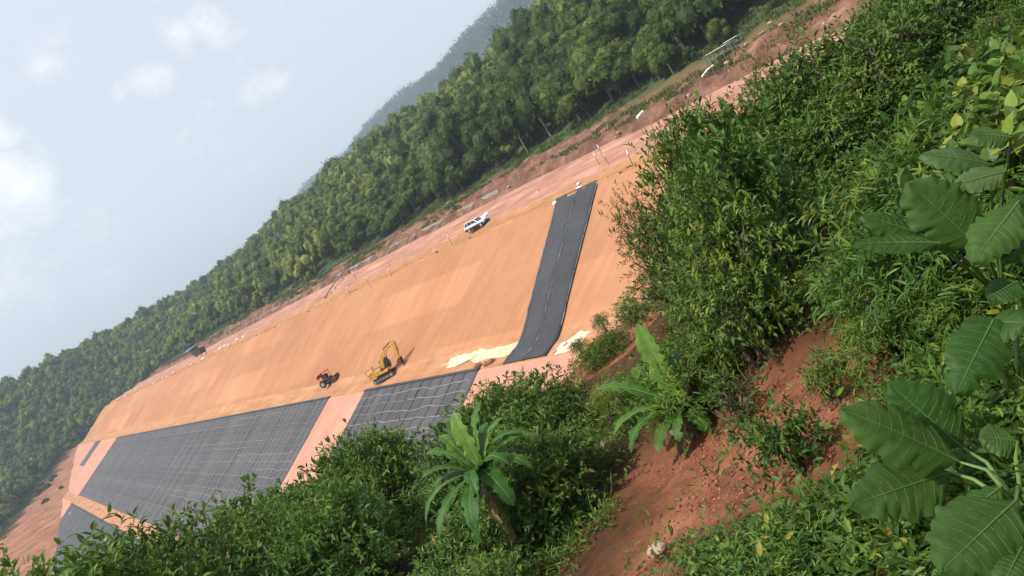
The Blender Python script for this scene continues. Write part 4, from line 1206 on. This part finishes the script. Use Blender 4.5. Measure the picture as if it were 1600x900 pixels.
# ------------------------------------------------------------------ plants on the near hillside
def stand(px, py, dist):
    """Ground spot under a crown top seen at a photo point, at a given distance, and the plant height that reaches it."""
    d = sight(px, py); h = math.hypot(d[0], d[1]); T = d*(dist/h)
    g = on_near(float(T@R), float(T@F)); return g, T[2]-g[2]
def ground_dist(px, py):
    p_ = near_point(px, py); return math.hypot(p_[0], p_[1])
KEEP_OUT = [SOIL_A, SOIL_B, SOIL_C]
def covers(px, py, rad, polys):
    for a in range(0, 360, 45):
        for k in (.0, .5, .95):
            x, y = px+rad*k*math.cos(math.radians(a)), py+rad*k*math.sin(math.radians(a))
            if any(inside(p_, x, y) for p_ in polys): return True
    return False
planted = []
LANDMARKS = [((760, 730), 'ragged banana plant'), ((1040, 610), 'young banana plant'), ((948, 694), 'half buried pale rock'), ((1022, 852), 'pale stone'), ((850, 540), 'foot of the black strip'),
             ((515, 720), 'bare gap between the mats'), ((210, 830), 'mat below the toe bench'), ((970, 330), 'feathery sapling'), ((1440, 340), 'fanned great leaves'), ((1420, 690), 'lower great leaf'),
             ((1545, 520), 'heart shaped leaves'), ((1222, 640), 'herb clump on the soil'), ((1320, 40), 'end of the road'), ((1110, 150), 'pegs on the road'), ((640, 640), 'gridded mat edge')]
def tell_apart():
    cells = {}
    for e, look, x, y in named:
        (lx, ly), lm = min(LANDMARKS, key=lambda q_: math.hypot(q_[0][0]-x, q_[0][1]-y))
        dx, dy = x-lx, y-ly
        rel = ('right of' if dx > 0 else 'left of') if abs(dx) > abs(dy) else ('below' if dy > 0 else 'above')
        cells.setdefault((look, rel, lm), []).append((math.hypot(dx, dy), e))
    for (look, rel, lm), lst in cells.items():
        lst.sort(key=lambda q_: q_[0])
        for k, (d_, e) in enumerate(lst):
            e['label'] = (ORD[min(k, len(ORD)-1)]+' ' if len(lst) > 1 else '')+look+' '+rel+' the '+lm
named = []
def fill(poly, step, kinds, drange, hrange, label, group, name='shrub', squash=1.0, margin=1.0, cat='shrub', maxw=1.9):
    xs_ = [p_[0] for p_ in poly]; ys_ = [p_[1] for p_ in poly]
    y = min(ys_); row = 0
    while y <= max(ys_):
        x = min(xs_)+(step/2 if row % 2 else 0)
        while x <= max(xs_):
            px, py = x+random.uniform(-.35, .35)*step, y+random.uniform(-.35, .35)*step
            if inside(poly, px, py):
                kind = random.choice(kinds)
                if drange:
                    ft = (py-min(ys_))/max(1, max(ys_)-min(ys_))
                    dist = drange[0]+(drange[1]-drange[0])*ft+random.uniform(-1, 1)
                    g, h = stand(px, py, dist)
                else:
                    h = random.uniform(*hrange)
                    d = sight(px, py); hh = math.hypot(d[0], d[1]); t = np.arange(2.5, 45, .1)
                    T = np.outer(t/hh, d); rr, ff = T@R, T@F
                    gap = T[:, 2]-near_z(rr, ff); idx = np.nonzero(gap < h)[0]
                    k = idx[0] if len(idx) else len(t)-1
                    g = on_near(float(rr[k]), float(ff[k])); dist = t[k]
                h = max(h, hrange[0]); h = min(h, hrange[1])*(random.uniform(.86, 1.08) if drange else 1)
                sz = h/PROTO_H[kind]; sz = min(sz, 1.6*maxw); sxy = min(max(sz*random.uniform(.9, 1.15)*squash, .45), maxw)
                rad_px = PROTO_R[kind]*sxy*LENS_PX/dist
                cxy = seen_at(np.array(g)+np.array([0, 0, h*.6]))
                if dist > (5.2 if poly[0] == (1450, -160) else 3.4) and not covers(cxy[0], cxy[1], rad_px*margin, KEEP_OUT) and not (dist < 6.6 and any(a_ < cxy[0]+.5*rad_px and cxy[0]-.5*rad_px < b2 and c_ < cxy[1]+.5*rad_px and cxy[1]-.5*rad_px < d_ for a_, b2, c_, d_ in ((1335, 1610, 205, 415), (1325, 1610, 605, 900), (1485, 1610, 440, 610)))):
                    named.append((plant(kind, g-np.array([0, 0, .08]), sxy, sz, label, cat, group, name), label, px, py))
                    planted.append((px, py, dist, h))
            x += step
        y += step*.8; row += 1
LEFT = [(-60, 960), (0, 935), (90, 890), (165, 840), (225, 845), (300, 788), (360, 775), (480, 768), (540, 757), (600, 765), (660, 760), (690, 790), (650, 905), (640, 960), (-60, 980)]
fill(LEFT, 60, ['tall3', 'tall2', 'broad', 'tall3', 'broad2'], (23, 14.5), (2.4, 7.5), 'leafy young tree', 'young trees below the dam toe', 'thicket_tree', .85, cat='tree')
MIDDLE = [(690, 640), (730, 600), (800, 580), (850, 590), (900, 615), (960, 640), (940, 700), (1000, 760), (960, 830), (900, 905), (880, 950), (650, 950), (650, 760)]
fill(MIDDLE, 54, ['broad', 'broad2', 'lance2', 'broad3', 'lance'], None, (.7, 1.3), 'low broadleaf bush', 'bushes around the bananas', 'bush')
BROW = [(660, 720), (700, 655), (740, 595), (800, 566), (850, 574), (820, 640), (720, 680)]
fill(BROW, 38, ['broad2', 'tall', 'broad'], (19, 16), (1.5, 4.0), 'dark brow bush', 'bushes on the brow', 'bush', .8)
MASS = [(1110, 245), (1140, 185), (1195, 135), (1250, 100), (1315, 60), (1365, 14), (1400, -60), (1640, -60), (1620, 60), (1560, 60), (1440, 160), (1330, 330), (1240, 480), (1180, 555), (1150, 560), (1130, 470), (1105, 400), (1110, 300)]
fill(MASS, 54, ['broad2', 'broad', 'broad3', 'tall2', 'broad2'], (21, 13), (1.6, 4.6), 'dense dark green shrub', 'bank of bushes at the upper right', 'shrub', .9, maxw=1.35)
MASS2 = [(1060, 480), (1180, 470), (1300, 400), (1330, 480), (1200, 560), (1090, 590), (1060, 560)]
fill(MASS2, 44, ['lance', 'broad', 'lance2', 'broad3'], None, (.5, 1.0), 'bright green low bush', 'low bushes beside the soil gully', 'bush')
VINES = [(1560, 5), (1610, 0), (1610, 470), (1480, 480), (1330, 500), (1260, 520), (1330, 340), (1420, 180)]
STRAY = [(1330, 330), (1420, 180), (1500, 140), (1450, 330), (1350, 470), (1250, 530), (1190, 555), (1250, 470)]
fill(STRAY, 46, ['lance', 'lance2', 'broad3'], None, (.7, 1.15), 'leggy creeper among dark bushes', 'creepers beside the dark bushes', 'creeper', 1.0, cat='creeper')
fill(VINES, 44, ['lance', 'lance2', 'lance', 'broad3'], None, (.45, .85), 'tangled narrow leaved creeper', 'creepers on the bank at right', 'creeper', 1.0, cat='creeper')
HEART = [(1410, 130), (1480, 90), (1560, 70), (1610, 40), (1610, 200), (1520, 240), (1440, 200)]
fill(HEART, 46, ['heart'], None, (.7, 1.0), 'heart leaved vine', 'heart leaved vines', 'vine', .9, cat='vine', maxw=.75)
HERBS = [(1085, 940), (1130, 900), (1210, 868), (1290, 830), (1350, 790), (1400, 780), (1480, 870), (1610, 850), (1610, 960), (1040, 960)]
fill(HERBS, 46, ['herb', 'herb2', 'herb3', 'herb'], None, (.24, .42), 'small leafy herb', 'herbs below the red soil', 'herb', 1.1, cat='herb')
HERBS2 = [(1390, 570), (1470, 520), (1610, 500), (1610, 740), (1540, 720), (1430, 640)]
fill(HERBS2, 46, ['herb2', 'herb3', 'lance2'], None, (.25, .45), 'low bank herb', 'herbs among the great leaves', 'herb', 1.1, cat='herb')
BESIDE = [(1450, -160), (1950, -160), (1950, 950), (1640, 950), (1640, -20), (1450, -20)]
fill(BESIDE, 84, ['lance', 'lance2', 'broad3', 'clump'], None, (.45, .9), 'creeper on the bank', 'creepers beyond the great leaves', 'creeper', 1.0, cat='creeper')
tell_apart()
def single(kind, px, py, h, label, cat='bush', name='bush', wide=1.0):
    """A plant whose foot is at a photo point."""
    g = near_point(px, py); sz = h/PROTO_H[kind]
    plant(kind, g-np.array([0, 0, .06]), sz*wide, sz, label, cat, None, name)
single('clump', 1238, 722, .60, 'rounded leafy herb clump in the middle of the red soil', 'herb', 'herb', .78)
single('clump', 1300, 606, .42, 'upright bright herb on the upper edge of the red soil', 'herb', 'herb', .75)
single('clump', 1100, 885, .34, 'bright leafy herb beside the pale stone', 'herb', 'herb', .9)
single('herb3', 1150, 648, .45, 'small yellowish herb on the soil right of the banana plant', 'herb', 'herb')
single('broad2', 945, 515, 1.3, 'round bush on the brow between the slope and bare soil', wide=.95)
single('broad2', 1002, 515, .95, 'small round dark bush alone on the bare brow soil', wide=.9)
single('lance2', 905, 545, .7, 'grassy tuft on the soil edge by the black strip', 'herb', 'herb')
single('lance2', 930, 570, .6, 'low tuft in the middle of the brow soil', 'herb', 'herb')
single('lance2', 960, 548, .6, 'low tuft below the round dark bush on the brow soil', 'herb', 'herb')
single('lance', 1400, 545, .55, 'straggling creeper hanging over the top of the red soil', 'creeper', 'creeper')
# the feathery sapling that leans out over the slope
for px, py, dist, lab, s in ((982, 318, 17.0, 'feathery sapling reaching out over the orange slope', .55), (1025, 330, 16.5, 'second feathery sapling close against the dark bushes', .85),
                             (1062, 200, 20, 'feathery bush at the top left of the bush bank', .8), (1190, 108, 21, 'feathery yellowish bush against the road', .8)):
    g, h = stand(px, py, dist); h = min(h, 5.0); plant('feather', g, s*1.6, h/PROTO_H['feather'], lab, 'sapling', None, 'sapling')
single('broad2', 1190, 555, 1.9, 'tall dark bush standing below the feathery saplings', wide=.7)
single('tall', 1200, 520, 2.3, 'dark leafy tree in front of the feathery saplings', 'tree', 'small_tree', .7)
single('tall', 1240, 450, 2.6, 'dark leafy tree in the middle of the bush bank', 'tree', 'small_tree', .75)
for px, py, dist, kind, w_, lab in ((1062, 200, 18, 'broad2', 1.0, 'dark bush at the top left corner of the bush bank'), (1105, 195, 18, 'broad', .95, 'dark bush on top of the bank beside the pegs'), (1158, 162, 18.5, 'broad2', 1.1, 'rounded dark bush crowning the bank under the road'),
                                    (1066, 290, 17, 'broad', .95, 'dark bush on the left edge of the bank above the saplings'), (1272, 112, 18, 'tall2', 1.0, 'bush on the bank below the upper road bend'), (1322, 48, 17.5, 'broad2', 1.15, 'high dark bush against the end of the road'), (1040, 420, 17, 'broad2', .8, 'small dark bush under the feathery saplings')):
    g, h = stand(px, py, dist); h = min(h, 4.5); w_ *= 1.3; plant(kind, g, w_, min(h/PROTO_H[kind], 1.7*w_), lab, 'bush', None, 'bush')

# ------------------------------------------------------------------ banana plants
def leaf_material(name, a, b_, vein_freq, trans=.25):
    m = leafmat(name, a, b_, b_, trans, .38, .45, .12)
    return m
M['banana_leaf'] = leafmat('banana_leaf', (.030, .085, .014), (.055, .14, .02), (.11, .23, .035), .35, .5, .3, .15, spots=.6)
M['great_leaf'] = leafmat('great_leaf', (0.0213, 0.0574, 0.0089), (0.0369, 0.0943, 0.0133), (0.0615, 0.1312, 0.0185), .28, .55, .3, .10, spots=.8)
M['great_leaf_pale'] = leafmat('great_leaf_pale', (0.0413, 0.0825, 0.0270), (0.0562, 0.1125, 0.0338), (0.0675, 0.1275, 0.0405), .25, .55, .3, .1, spots=.7)
M['midrib'] = plain('midrib', (.10, .17, .04), .5, 0, .2, 5)
M['vein'] = plain('vein', (.07, .13, .03), .5, 0, .2, 5)
M['banana_stem'] = plain('banana_stem', (.17, .15, .06), .6, 0, .5, 7)
def blade(base, dirh, length, width, rise, droop, rg, fold=.25, tone=.5, tears=5, n_=14):
    """An arching leaf blade and its midrib; dirh is the horizontal direction it leans to."""
    base = np.array(base, float); dirh = unit(np.array([dirh[0], dirh[1], 0.]))
    ang = rise; p_ = base.copy(); spine = [p_.copy()]; tang = []
    for k in range(n_):
        d = dirh*math.cos(ang)+np.array([0, 0, math.sin(ang)]); tang.append(d); p_ = p_+d*length/n_; spine.append(p_.copy()); ang -= droop/n_*(.4+1.2*k/n_)
    tang.append(tang[-1]); sidev = unit(np.cross(dirh, np.array([0, 0, 1.])))
    vs, fs, rn = [], [], []
    cuts = {s: set(rg.choice(np.arange(3, n_-1), tears, replace=False)) for s in (-1, 1)}
    for s in (-1, 1):
        row = []
        for k in range(n_+1):
            t = k/n_; w_ = width*min(1, (t/.10+.05))*(1-max(0, (t-.55)/.45)**2.2)**.5 if t < 1 else 0.0
            w_ *= 1+rg.normal(0, .03)
            if k in cuts[s]: w_ *= rg.uniform(.45, .9)
            nrm = np.cross(sidev, tang[k]); e1 = spine[k]+s*sidev*w_*.55+nrm*w_*fold*.75; e2 = spine[k]+s*sidev*w_+nrm*w_*(fold*.7+rg.normal(0, .06))-tang[k]*w_*.12
            row.append((spine[k], e1, e2))
        for k in range(n_):
            i = len(vs); vs += [row[k][0], row[k][1], row[k][2], row[k+1][0], row[k+1][1], row[k+1][2]]
            f4 = [(i, i+1, i+4, i+3), (i+1, i+2, i+5, i+4)]
            if s > 0: f4 = [tuple(reversed(f_)) for f_ in f4]
            fs += f4; rn += [tone+rg.normal(0, .06)]*2
    m = mesh_from('leaf', vs, fs, False)
    at = m.attributes.new('rnd', 'FLOAT', 'FACE'); at.data.foreach_set('value', np.clip(np.array(rn), 0, 1).astype(np.float32))
    mb = MB().tube(spine, list(np.linspace(.013, .003, n_+1)*length), 5, False)
    return m, mb
def banana(loc, stem_h, leaves, label, seed, lean=(0, 0), stem_r=.07):
    rg = np.random.default_rng(seed); e = empty('banana_plant', loc); e.scale = (.88, .88, .88 if stem_h < 1 else 1.0); tag(e, label, 'banana plant')
    top = np.array([lean[0], lean[1], stem_h])
    MB().tube([(0, 0, -.2), tuple(top*.5+np.array([.02, 0, 0])), tuple(top)], [stem_r*1.25, stem_r, stem_r*.75], 10, False).build('stem', M['banana_stem'], e, 0, True)
    for (az, ln, wd, rise, droop, tone) in leaves:
        dr = R*math.cos(math.radians(az))+F*math.sin(math.radians(az))
        b_ = top+np.array([dr[0], dr[1], 0])*.03+np.array([0, 0, rg.uniform(-.12, .05)])
        m, mb = blade(b_, dr, ln*rg.uniform(.9, 1.2), wd*rg.uniform(.8, 1.15), math.radians(rise), math.radians(droop*rg.uniform(1.0, 1.5)), rg, tone=tone, fold=rg.uniform(.05, .25), n_=18, tears=6)
        o = obj('leaf', m, M['banana_leaf'], e); mb.build('midrib', M['midrib'], o, 0, True)
    for k in range(3):
        a = rg.random()*6.28; dr = (math.cos(a), math.sin(a))
        m, mb = blade(top*.8, dr, .7, .07, .2, 2.2, rg, tone=.2); o = obj('dead_leaf', m, M['dead_leaf'], e)
    return e
M['dead_leaf'] = plain('dead_leaf', (.20, .13, .065), .9, 0, .4, 8)
g = near_point(822, 888)
dd = sight(752, 735); tt = math.hypot(g[0], g[1])/math.hypot(dd[0], dd[1]); hh = (dd*tt)[2]-g[2]
lat = (dd*tt)-g
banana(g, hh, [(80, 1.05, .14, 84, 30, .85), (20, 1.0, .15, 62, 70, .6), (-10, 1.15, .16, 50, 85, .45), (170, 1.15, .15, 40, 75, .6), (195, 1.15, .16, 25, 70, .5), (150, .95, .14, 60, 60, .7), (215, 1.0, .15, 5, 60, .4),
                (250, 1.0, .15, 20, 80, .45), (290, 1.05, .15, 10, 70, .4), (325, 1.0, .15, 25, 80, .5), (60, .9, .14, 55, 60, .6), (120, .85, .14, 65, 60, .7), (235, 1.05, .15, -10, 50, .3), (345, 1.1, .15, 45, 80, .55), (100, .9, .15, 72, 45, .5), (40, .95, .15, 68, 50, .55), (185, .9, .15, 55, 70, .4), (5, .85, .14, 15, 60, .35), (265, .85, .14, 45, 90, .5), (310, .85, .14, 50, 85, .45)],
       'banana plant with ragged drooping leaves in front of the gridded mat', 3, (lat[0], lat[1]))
g = near_point(1078, 668)
banana(g, .35, [(75, 1.3, .15, 80, 14, .95), (150, 1.15, .18, 52, 45, .7), (175, 1.05, .17, 35, 60, .55), (20, 1.0, .16, 55, 60, .5), (200, .95, .15, 30, 75, .5), (-15, 1.0, .16, 40, 80, .45), (245, .8, .14, 25, 90, .5),
                (285, .75, .14, 20, 95, .6), (320, .8, .14, 25, 80, .5), (110, .95, .16, 65, 45, .65), (50, .95, .15, 62, 55, .5), (225, .8, .13, 10, 60, .4)],
       'young banana plant with one upright leaf at the edge of the red soil', 4, (0, 0), .08)
single('lance', 995, 655, .75, 'leafy bush close against the left side of the young banana plant')
single('lance', 1092, 632, .8, 'leafy bush close against the right side of the young banana plant')
single('broad', 880, 700, 1.5, 'leafy bush left of the half buried pale rock')
single('lance2', 1110, 585, .8, 'narrow leaved bush up the bank behind the young banana plant')
# exposed roots below it
rt = MB()
for k in range(9):
    a = random.uniform(-2.4, .4); dv = R*math.cos(a)+F*math.sin(a)*.6
    p0 = g+np.array([random.uniform(-.15, .15), random.uniform(-.15, .15), .02]); L0 = random.uniform(.25, .6)
    p1 = p0+dv*L0*.5+np.array([0, 0, -.05]); r_, f_ = to_rf(p0+dv*L0); p2 = on_near(r_, f_, -.02-.16)
    rt.tube([p0, p1, p2], [.025, .018, .008], 5, False)
o = rt.build('roots', M['bark_pale']); tag(o, 'bare roots hanging from the soil under the young banana plant', 'roots', kind='stuff')

# ------------------------------------------------------------------ plants with great leaves, close by at right
def great_leaf(parent, base, tip, width, facing, tone, mat='great_leaf', seed=0, lobed=0.0, curl=.12, n_=18, pairs=8):
    rg = np.random.default_rng(seed); base = np.array(base); tip = np.array(tip)
    ax = tip-base; Ln = np.linalg.norm(ax); ax = ax/Ln; fc = np.array(facing, float); fc = unit(fc-ax*(fc@ax)); sd_ = np.cross(fc, ax)
    vs, fs = [], []; nu = 5
    bite = {(int(rg.integers(4, 19)), bool(rg.integers(2))): float(rg.uniform(.08, .3)) for _ in range(4)}
    def W(t): return width*(2.40*max(t, .004)**.55*max(1-t, 0)**.75)*(1+.03*math.sin(t*pairs*6.28+seed)+.05*math.sin(t*23+seed*2)+.04*math.sin(t*41+seed)+lobed*max(0, .25-t)*2)
    def surf(t, u):
        w_ = W(t)*(1-bite.get((int(t*22), u > 0), 0.0)*abs(u)); a = abs(u)
        ph = t*pairs-a*1.5
        cor = .045*width*math.sin(ph*6.28)*a*1.2
        z = cor+width*(.22*a-.42*a*a)*1.0-curl*Ln*t*t+.05*width*math.sin(t*9+seed)*a*a*(1 if u > 0 else -1)
        return base+ax*(t*Ln+a*.10*Ln*(1-t)*(-1 if lobed else 1)*.6)+sd_*u*w_+fc*z
    ts_ = np.linspace(0.0, 1, n_*2)
    us = np.linspace(-1, 1, 2*nu+1)
    for t in ts_:
        for u in us: vs.append(surf(t, u))
    nn = len(us)
    for j in range(len(ts_)-1):
        for i in range(nn-1): k = j*nn+i; fs.append((k, k+1, k+nn+1, k+nn))
    m = mesh_from('leaf', vs, fs, True)
    at = m.attributes.new('rnd', 'FLOAT', 'FACE')
    at.data.foreach_set('value', np.clip(tone+RNG.normal(0, .05, len(fs)), 0, 1).astype(np.float32))
    o = obj('leaf', m, M[mat]); o.parent = parent; iv = Matrix.Translation(-Vector(parent.location)); o.matrix_parent_inverse = iv
    vb = MB()
    vb.tube([surf(t, 0)+fc*.003 for t in np.linspace(0, .97, 10)], list(np.linspace(.007, .002, 10)), 5, False)
    for k in range(1, pairs+1):
        t0 = k/(pairs+1.2)*.9
        for s in (-1, 1):
            pts = [surf(min(.99, t0+.13*q_*(1-t0)), s*q_*.92)+fc*.001 for q_ in (0, .33, .66, 1.0)]
            vb.tube(pts, [.0019, .0016, .0011, .0006], 4, False)
    v = vb.build('veins', M['vein'], None, 0, True); v.parent = o
    return o
def spot(px, py, t):
    d = sight(px, py); return d/np.linalg.norm(d)*t
def great_plant(label, foot, leaves, seed):
    e = empty('great_leaf_plant', foot); tag(e, label, 'plant')
    iv = Matrix.Translation(-Vector(e.location))
    for k, (bpx, bt, tpx, tt_, wpx, fc, tone, mat, lob) in enumerate(leaves):
        b_, t_ = spot(*bpx, bt), spot(*tpx, tt_)
        great_leaf(e, b_, t_, .86*wpx*bt/LENS_PX, fc, tone, mat, seed+k, lob)
        mid = (b_+foot)/2+np.array([0, 0, .10])+R*random.uniform(-.04, .04)
        st = MB().tube([foot, mid, b_], [.016, .012, .007], 6, False).build('leaf_stalk', M['midrib'], None, 0, True); st.parent = e; st.matrix_parent_inverse = iv
    return e
cf = -VIEW*.75+np.array([0, 0, 1.0])          # leaves lie open to the sky and tip towards the viewer
cl_ = cf-R*.5; cr_ = cf+R*.4; cb = cf-VIEW*.5
fa = near_point(1570, 470)*.97
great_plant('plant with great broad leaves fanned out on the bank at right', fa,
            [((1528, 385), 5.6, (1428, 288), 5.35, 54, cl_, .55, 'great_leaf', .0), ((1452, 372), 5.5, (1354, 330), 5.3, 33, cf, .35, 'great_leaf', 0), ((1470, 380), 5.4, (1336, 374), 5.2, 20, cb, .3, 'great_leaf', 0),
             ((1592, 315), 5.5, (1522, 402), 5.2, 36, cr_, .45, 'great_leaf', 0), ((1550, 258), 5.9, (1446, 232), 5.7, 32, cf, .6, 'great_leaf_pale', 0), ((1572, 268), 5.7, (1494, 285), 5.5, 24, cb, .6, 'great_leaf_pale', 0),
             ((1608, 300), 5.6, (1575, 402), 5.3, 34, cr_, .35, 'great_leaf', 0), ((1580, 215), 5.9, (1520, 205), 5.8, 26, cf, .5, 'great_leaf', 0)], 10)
fb = near_point(1600, 800)
fb = spot(1600, 800, np.linalg.norm(fb)*.97)
tb = np.linalg.norm(near_point(1480, 740))
great_plant('plant with great leaves on a pale stalk above the red soil, lower right', fb,
            [((1500, 722), tb*.86, (1328, 632), tb*.80, 54, cf, .45, 'great_leaf', 0), ((1505, 700), tb*.90, (1396, 604), tb*.86, 48, cl_, .3, 'great_leaf', 0), ((1486, 738), tb*.88, (1338, 782), tb*.82, 50, cb, .35, 'great_leaf', 0),
             ((1588, 782), tb*.82, (1478, 880), tb*.75, 62, cr_, .4, 'great_leaf', 0), ((1566, 760), tb*.84, (1500, 806), tb*.80, 22, cf, .6, 'great_leaf', 0), ((1590, 690), tb*.9, (1536, 680), tb*.88, 30, cf, .5, 'great_leaf', 0),
             ((1600, 850), tb*.8, (1570, 905), tb*.76, 34, cf, .45, 'great_leaf', 0)], 30)
tcn = np.linalg.norm(near_point(1560, 560))
fc_ = near_point(1590, 640)
great_plant('plant with two drooping heart shaped leaves between the other great leaves', fc_,
            [((1552, 500), tcn*.85, (1497, 607), tcn*.80, 42, cr_, .35, 'great_leaf', .8), ((1548, 505), tcn*.86, (1600, 500), tcn*.84, 38, cf, .4, 'great_leaf', .8), ((1590, 440), tcn*.9, (1545, 462), tcn*.88, 26, cf, .5, 'great_leaf', .5)], 50)

# ------------------------------------------------------------------ ground cover, litter, stones
n_ = 4300
px = np.concatenate([RNG.uniform(600, 1640, n_), RNG.uniform(1600, 1950, 1500)]); py = np.concatenate([RNG.uniform(380, 930, n_), RNG.uniform(-150, 950, 1500)])
tufts = []
def near_soil(poly, a, b_, m_=15): return any(inside(poly, a+dx, b_+dy) for dx, dy in ((0, 0), (m_, 0), (-m_, 0), (0, m_), (0, -m_)))
for a, b_ in zip(px, py):
    if near_soil(SOIL_A, a, b_, 42 if b_ > 690 else 15) and RNG.random() < .96: continue
    if inside(SOIL_B, a, b_) and RNG.random() < .70: continue
    if inside(SOIL_C, a, b_) and RNG.random() < .92: continue
    tufts.append((a, b_))
def quick_hits(pts):
    d = np.array([sight(*q_) for q_ in pts]); t = np.concatenate([np.arange(2, 12, .1), np.arange(12, 45, .25)])
    rr = np.outer(d@R, t); ff = np.outer(d@F, t); zz = np.outer(d[:, 2], t)
    hit = zz < near_z(rr.ravel(), ff.ravel()).reshape(rr.shape); k = np.argmax(hit, 1); ok_ = hit.any(1)
    P_ = d*t[k][:, None]; return P_[ok_]
TP = quick_hits(tufts); k = 9; n_ = len(TP)
Pp = np.repeat(TP, k, 0)+RNG.normal(0, .14, (n_*k, 3))*np.array([1, 1, .15])+np.array([0, 0, 1.])*RNG.uniform(-.02, .16, (n_*k, 1))
A = unit(RNG.normal(size=(n_*k, 3))*np.array([1, 1, .4])+np.array([0, 0, .25])); Nn = unit(RNG.normal(size=(n_*k, 3))*.5+np.array([0, 0, 1.]))
sz = RNG.uniform(.05, .13, n_*k); tone = np.clip(np.repeat(RNG.normal(.5, .2, n_), k)+RNG.normal(0, .12, n_*k), 0, .98)
tag(obj('undergrowth', leaf_mesh('undergrowth', [leaves_arrays(Pp, A, Nn, sz, sz*RNG.uniform(.3, .5, n_*k), T8, T8_L, T8_S, tone)]), M['leaf_mid']),
    'low creeping undergrowth covering the near hillside', 'undergrowth', kind='stuff')
gi = RNG.choice(len(TP), 700); k = 7; n_ = len(gi)*k
Pp = np.repeat(TP[gi], k, 0)+RNG.normal(0, .07, (n_, 3))*np.array([1, 1, .1])
A = unit(RNG.normal(size=(n_, 3))*.55+np.array([0, 0, .8])); Nn = unit(RNG.normal(size=(n_, 3)))
TG = np.array([[0, 0, 0], [.35, .5, .0], [.7, .42, -.06], [1, 0, -.28], [.35, -.5, 0], [.7, -.42, -.06]])
tag(obj('grass', leaf_mesh('grass', [leaves_arrays(Pp, A, Nn, RNG.uniform(.16, .42, n_), RNG.uniform(.008, .016, n_), TG, [0, 4, 1, 1, 4, 5, 2, 2, 5, 3], [3, 4, 3], RNG.uniform(.1, .9, n_))]), M['leaf_mid']),
    'long thin grass blades among the undergrowth', 'grass', kind='stuff')
# soil clods and leaf litter on the bare gully
pts = [(a, b_) for a, b_ in zip(RNG.uniform(830, 1560, 9000), RNG.uniform(420, 900, 9000)) if inside(SOIL_A, a, b_) or inside(SOIL_B, a, b_) or inside(SOIL_C, a, b_)]
SP = quick_hits(pts)-np.array([0, 0, .13])
loose('clods', 0, SP[:2600], .008, .032, 'stone_red', 'crumbs of red earth strewn over the bare gully')
LP = SP[2600:3700]; n_ = len(LP)
A = unit(RNG.normal(size=(n_, 3))*np.array([1, 1, .25])); Nn = unit(RNG.normal(size=(n_, 3))*.4+np.array([0, 0, 1.])); sz = RNG.uniform(.04, .10, n_)
M['litter_leaf'] = leafmat('litter_leaf', (.14, .075, .03), (.24, .14, .06), (.36, .26, .14), .1, .8, .2, .1)
tag(obj('leaf_litter', leaf_mesh('leaf_litter', [leaves_arrays(LP+np.array([0, 0, .02]), A, Nn, sz, sz*.4, T8, T8_L, T8_S, RNG.random(n_))]), M['litter_leaf']), 'dry fallen leaves on the bare red soil', 'leaf litter', kind='stuff')
def rock(px, py, s, mat, label, seed, flat=.6):
    P_ = near_point(px, py); lump('rock', P_+np.array([0, 0, -.05]), s, mat, label, 'rock', None, seed, flat)
rock(1022, 852, .10, 'stone_pale', 'pale stone alone on the red soil near the bottom edge', 201)
rock(948, 694, .24, 'stone_pale', 'pale rock half buried among the bushes left of the soil bank', 202)
rock(880, 537, .30, 'white_cloth', 'whitish lump of rubble on the brow beside the black strip', 203, .5)
rock(866, 548, .2, 'stone_pale', 'smaller pale rubble on the brow below the whitish lump', 204, .5)
rock(1385, 690, .06, 'stone_red', 'small reddish stone by the great leaf tip', 205)
rock(1400, 705, .05, 'stone_pale', 'small pale pebble by the great leaf tip', 206)

# ------------------------------------------------------------------ haze
hb = MB().box((0, 900, 157.5), (5980, 6980, 425))
hz = hb.build('haze', None)
hmat = bpy.data.materials.new('haze_air'); hmat.use_nodes = True
hn, hl = hmat.node_tree.nodes, hmat.node_tree.links
hn.clear()
ho = hn.new('ShaderNodeOutputMaterial'); pv = hn.new('ShaderNodeVolumePrincipled')
pv.inputs['Color'].default_value = (.70, .85, 1.0, 1); pv.inputs['Density'].default_value = .00036; pv.inputs['Anisotropy'].default_value = .2
hl.new(pv.outputs[0], ho.inputs['Volume'])
hz.data.materials.append(hmat)
tag(hz, 'thin pale haze over the valley and the far hills', 'haze', kind='stuff')
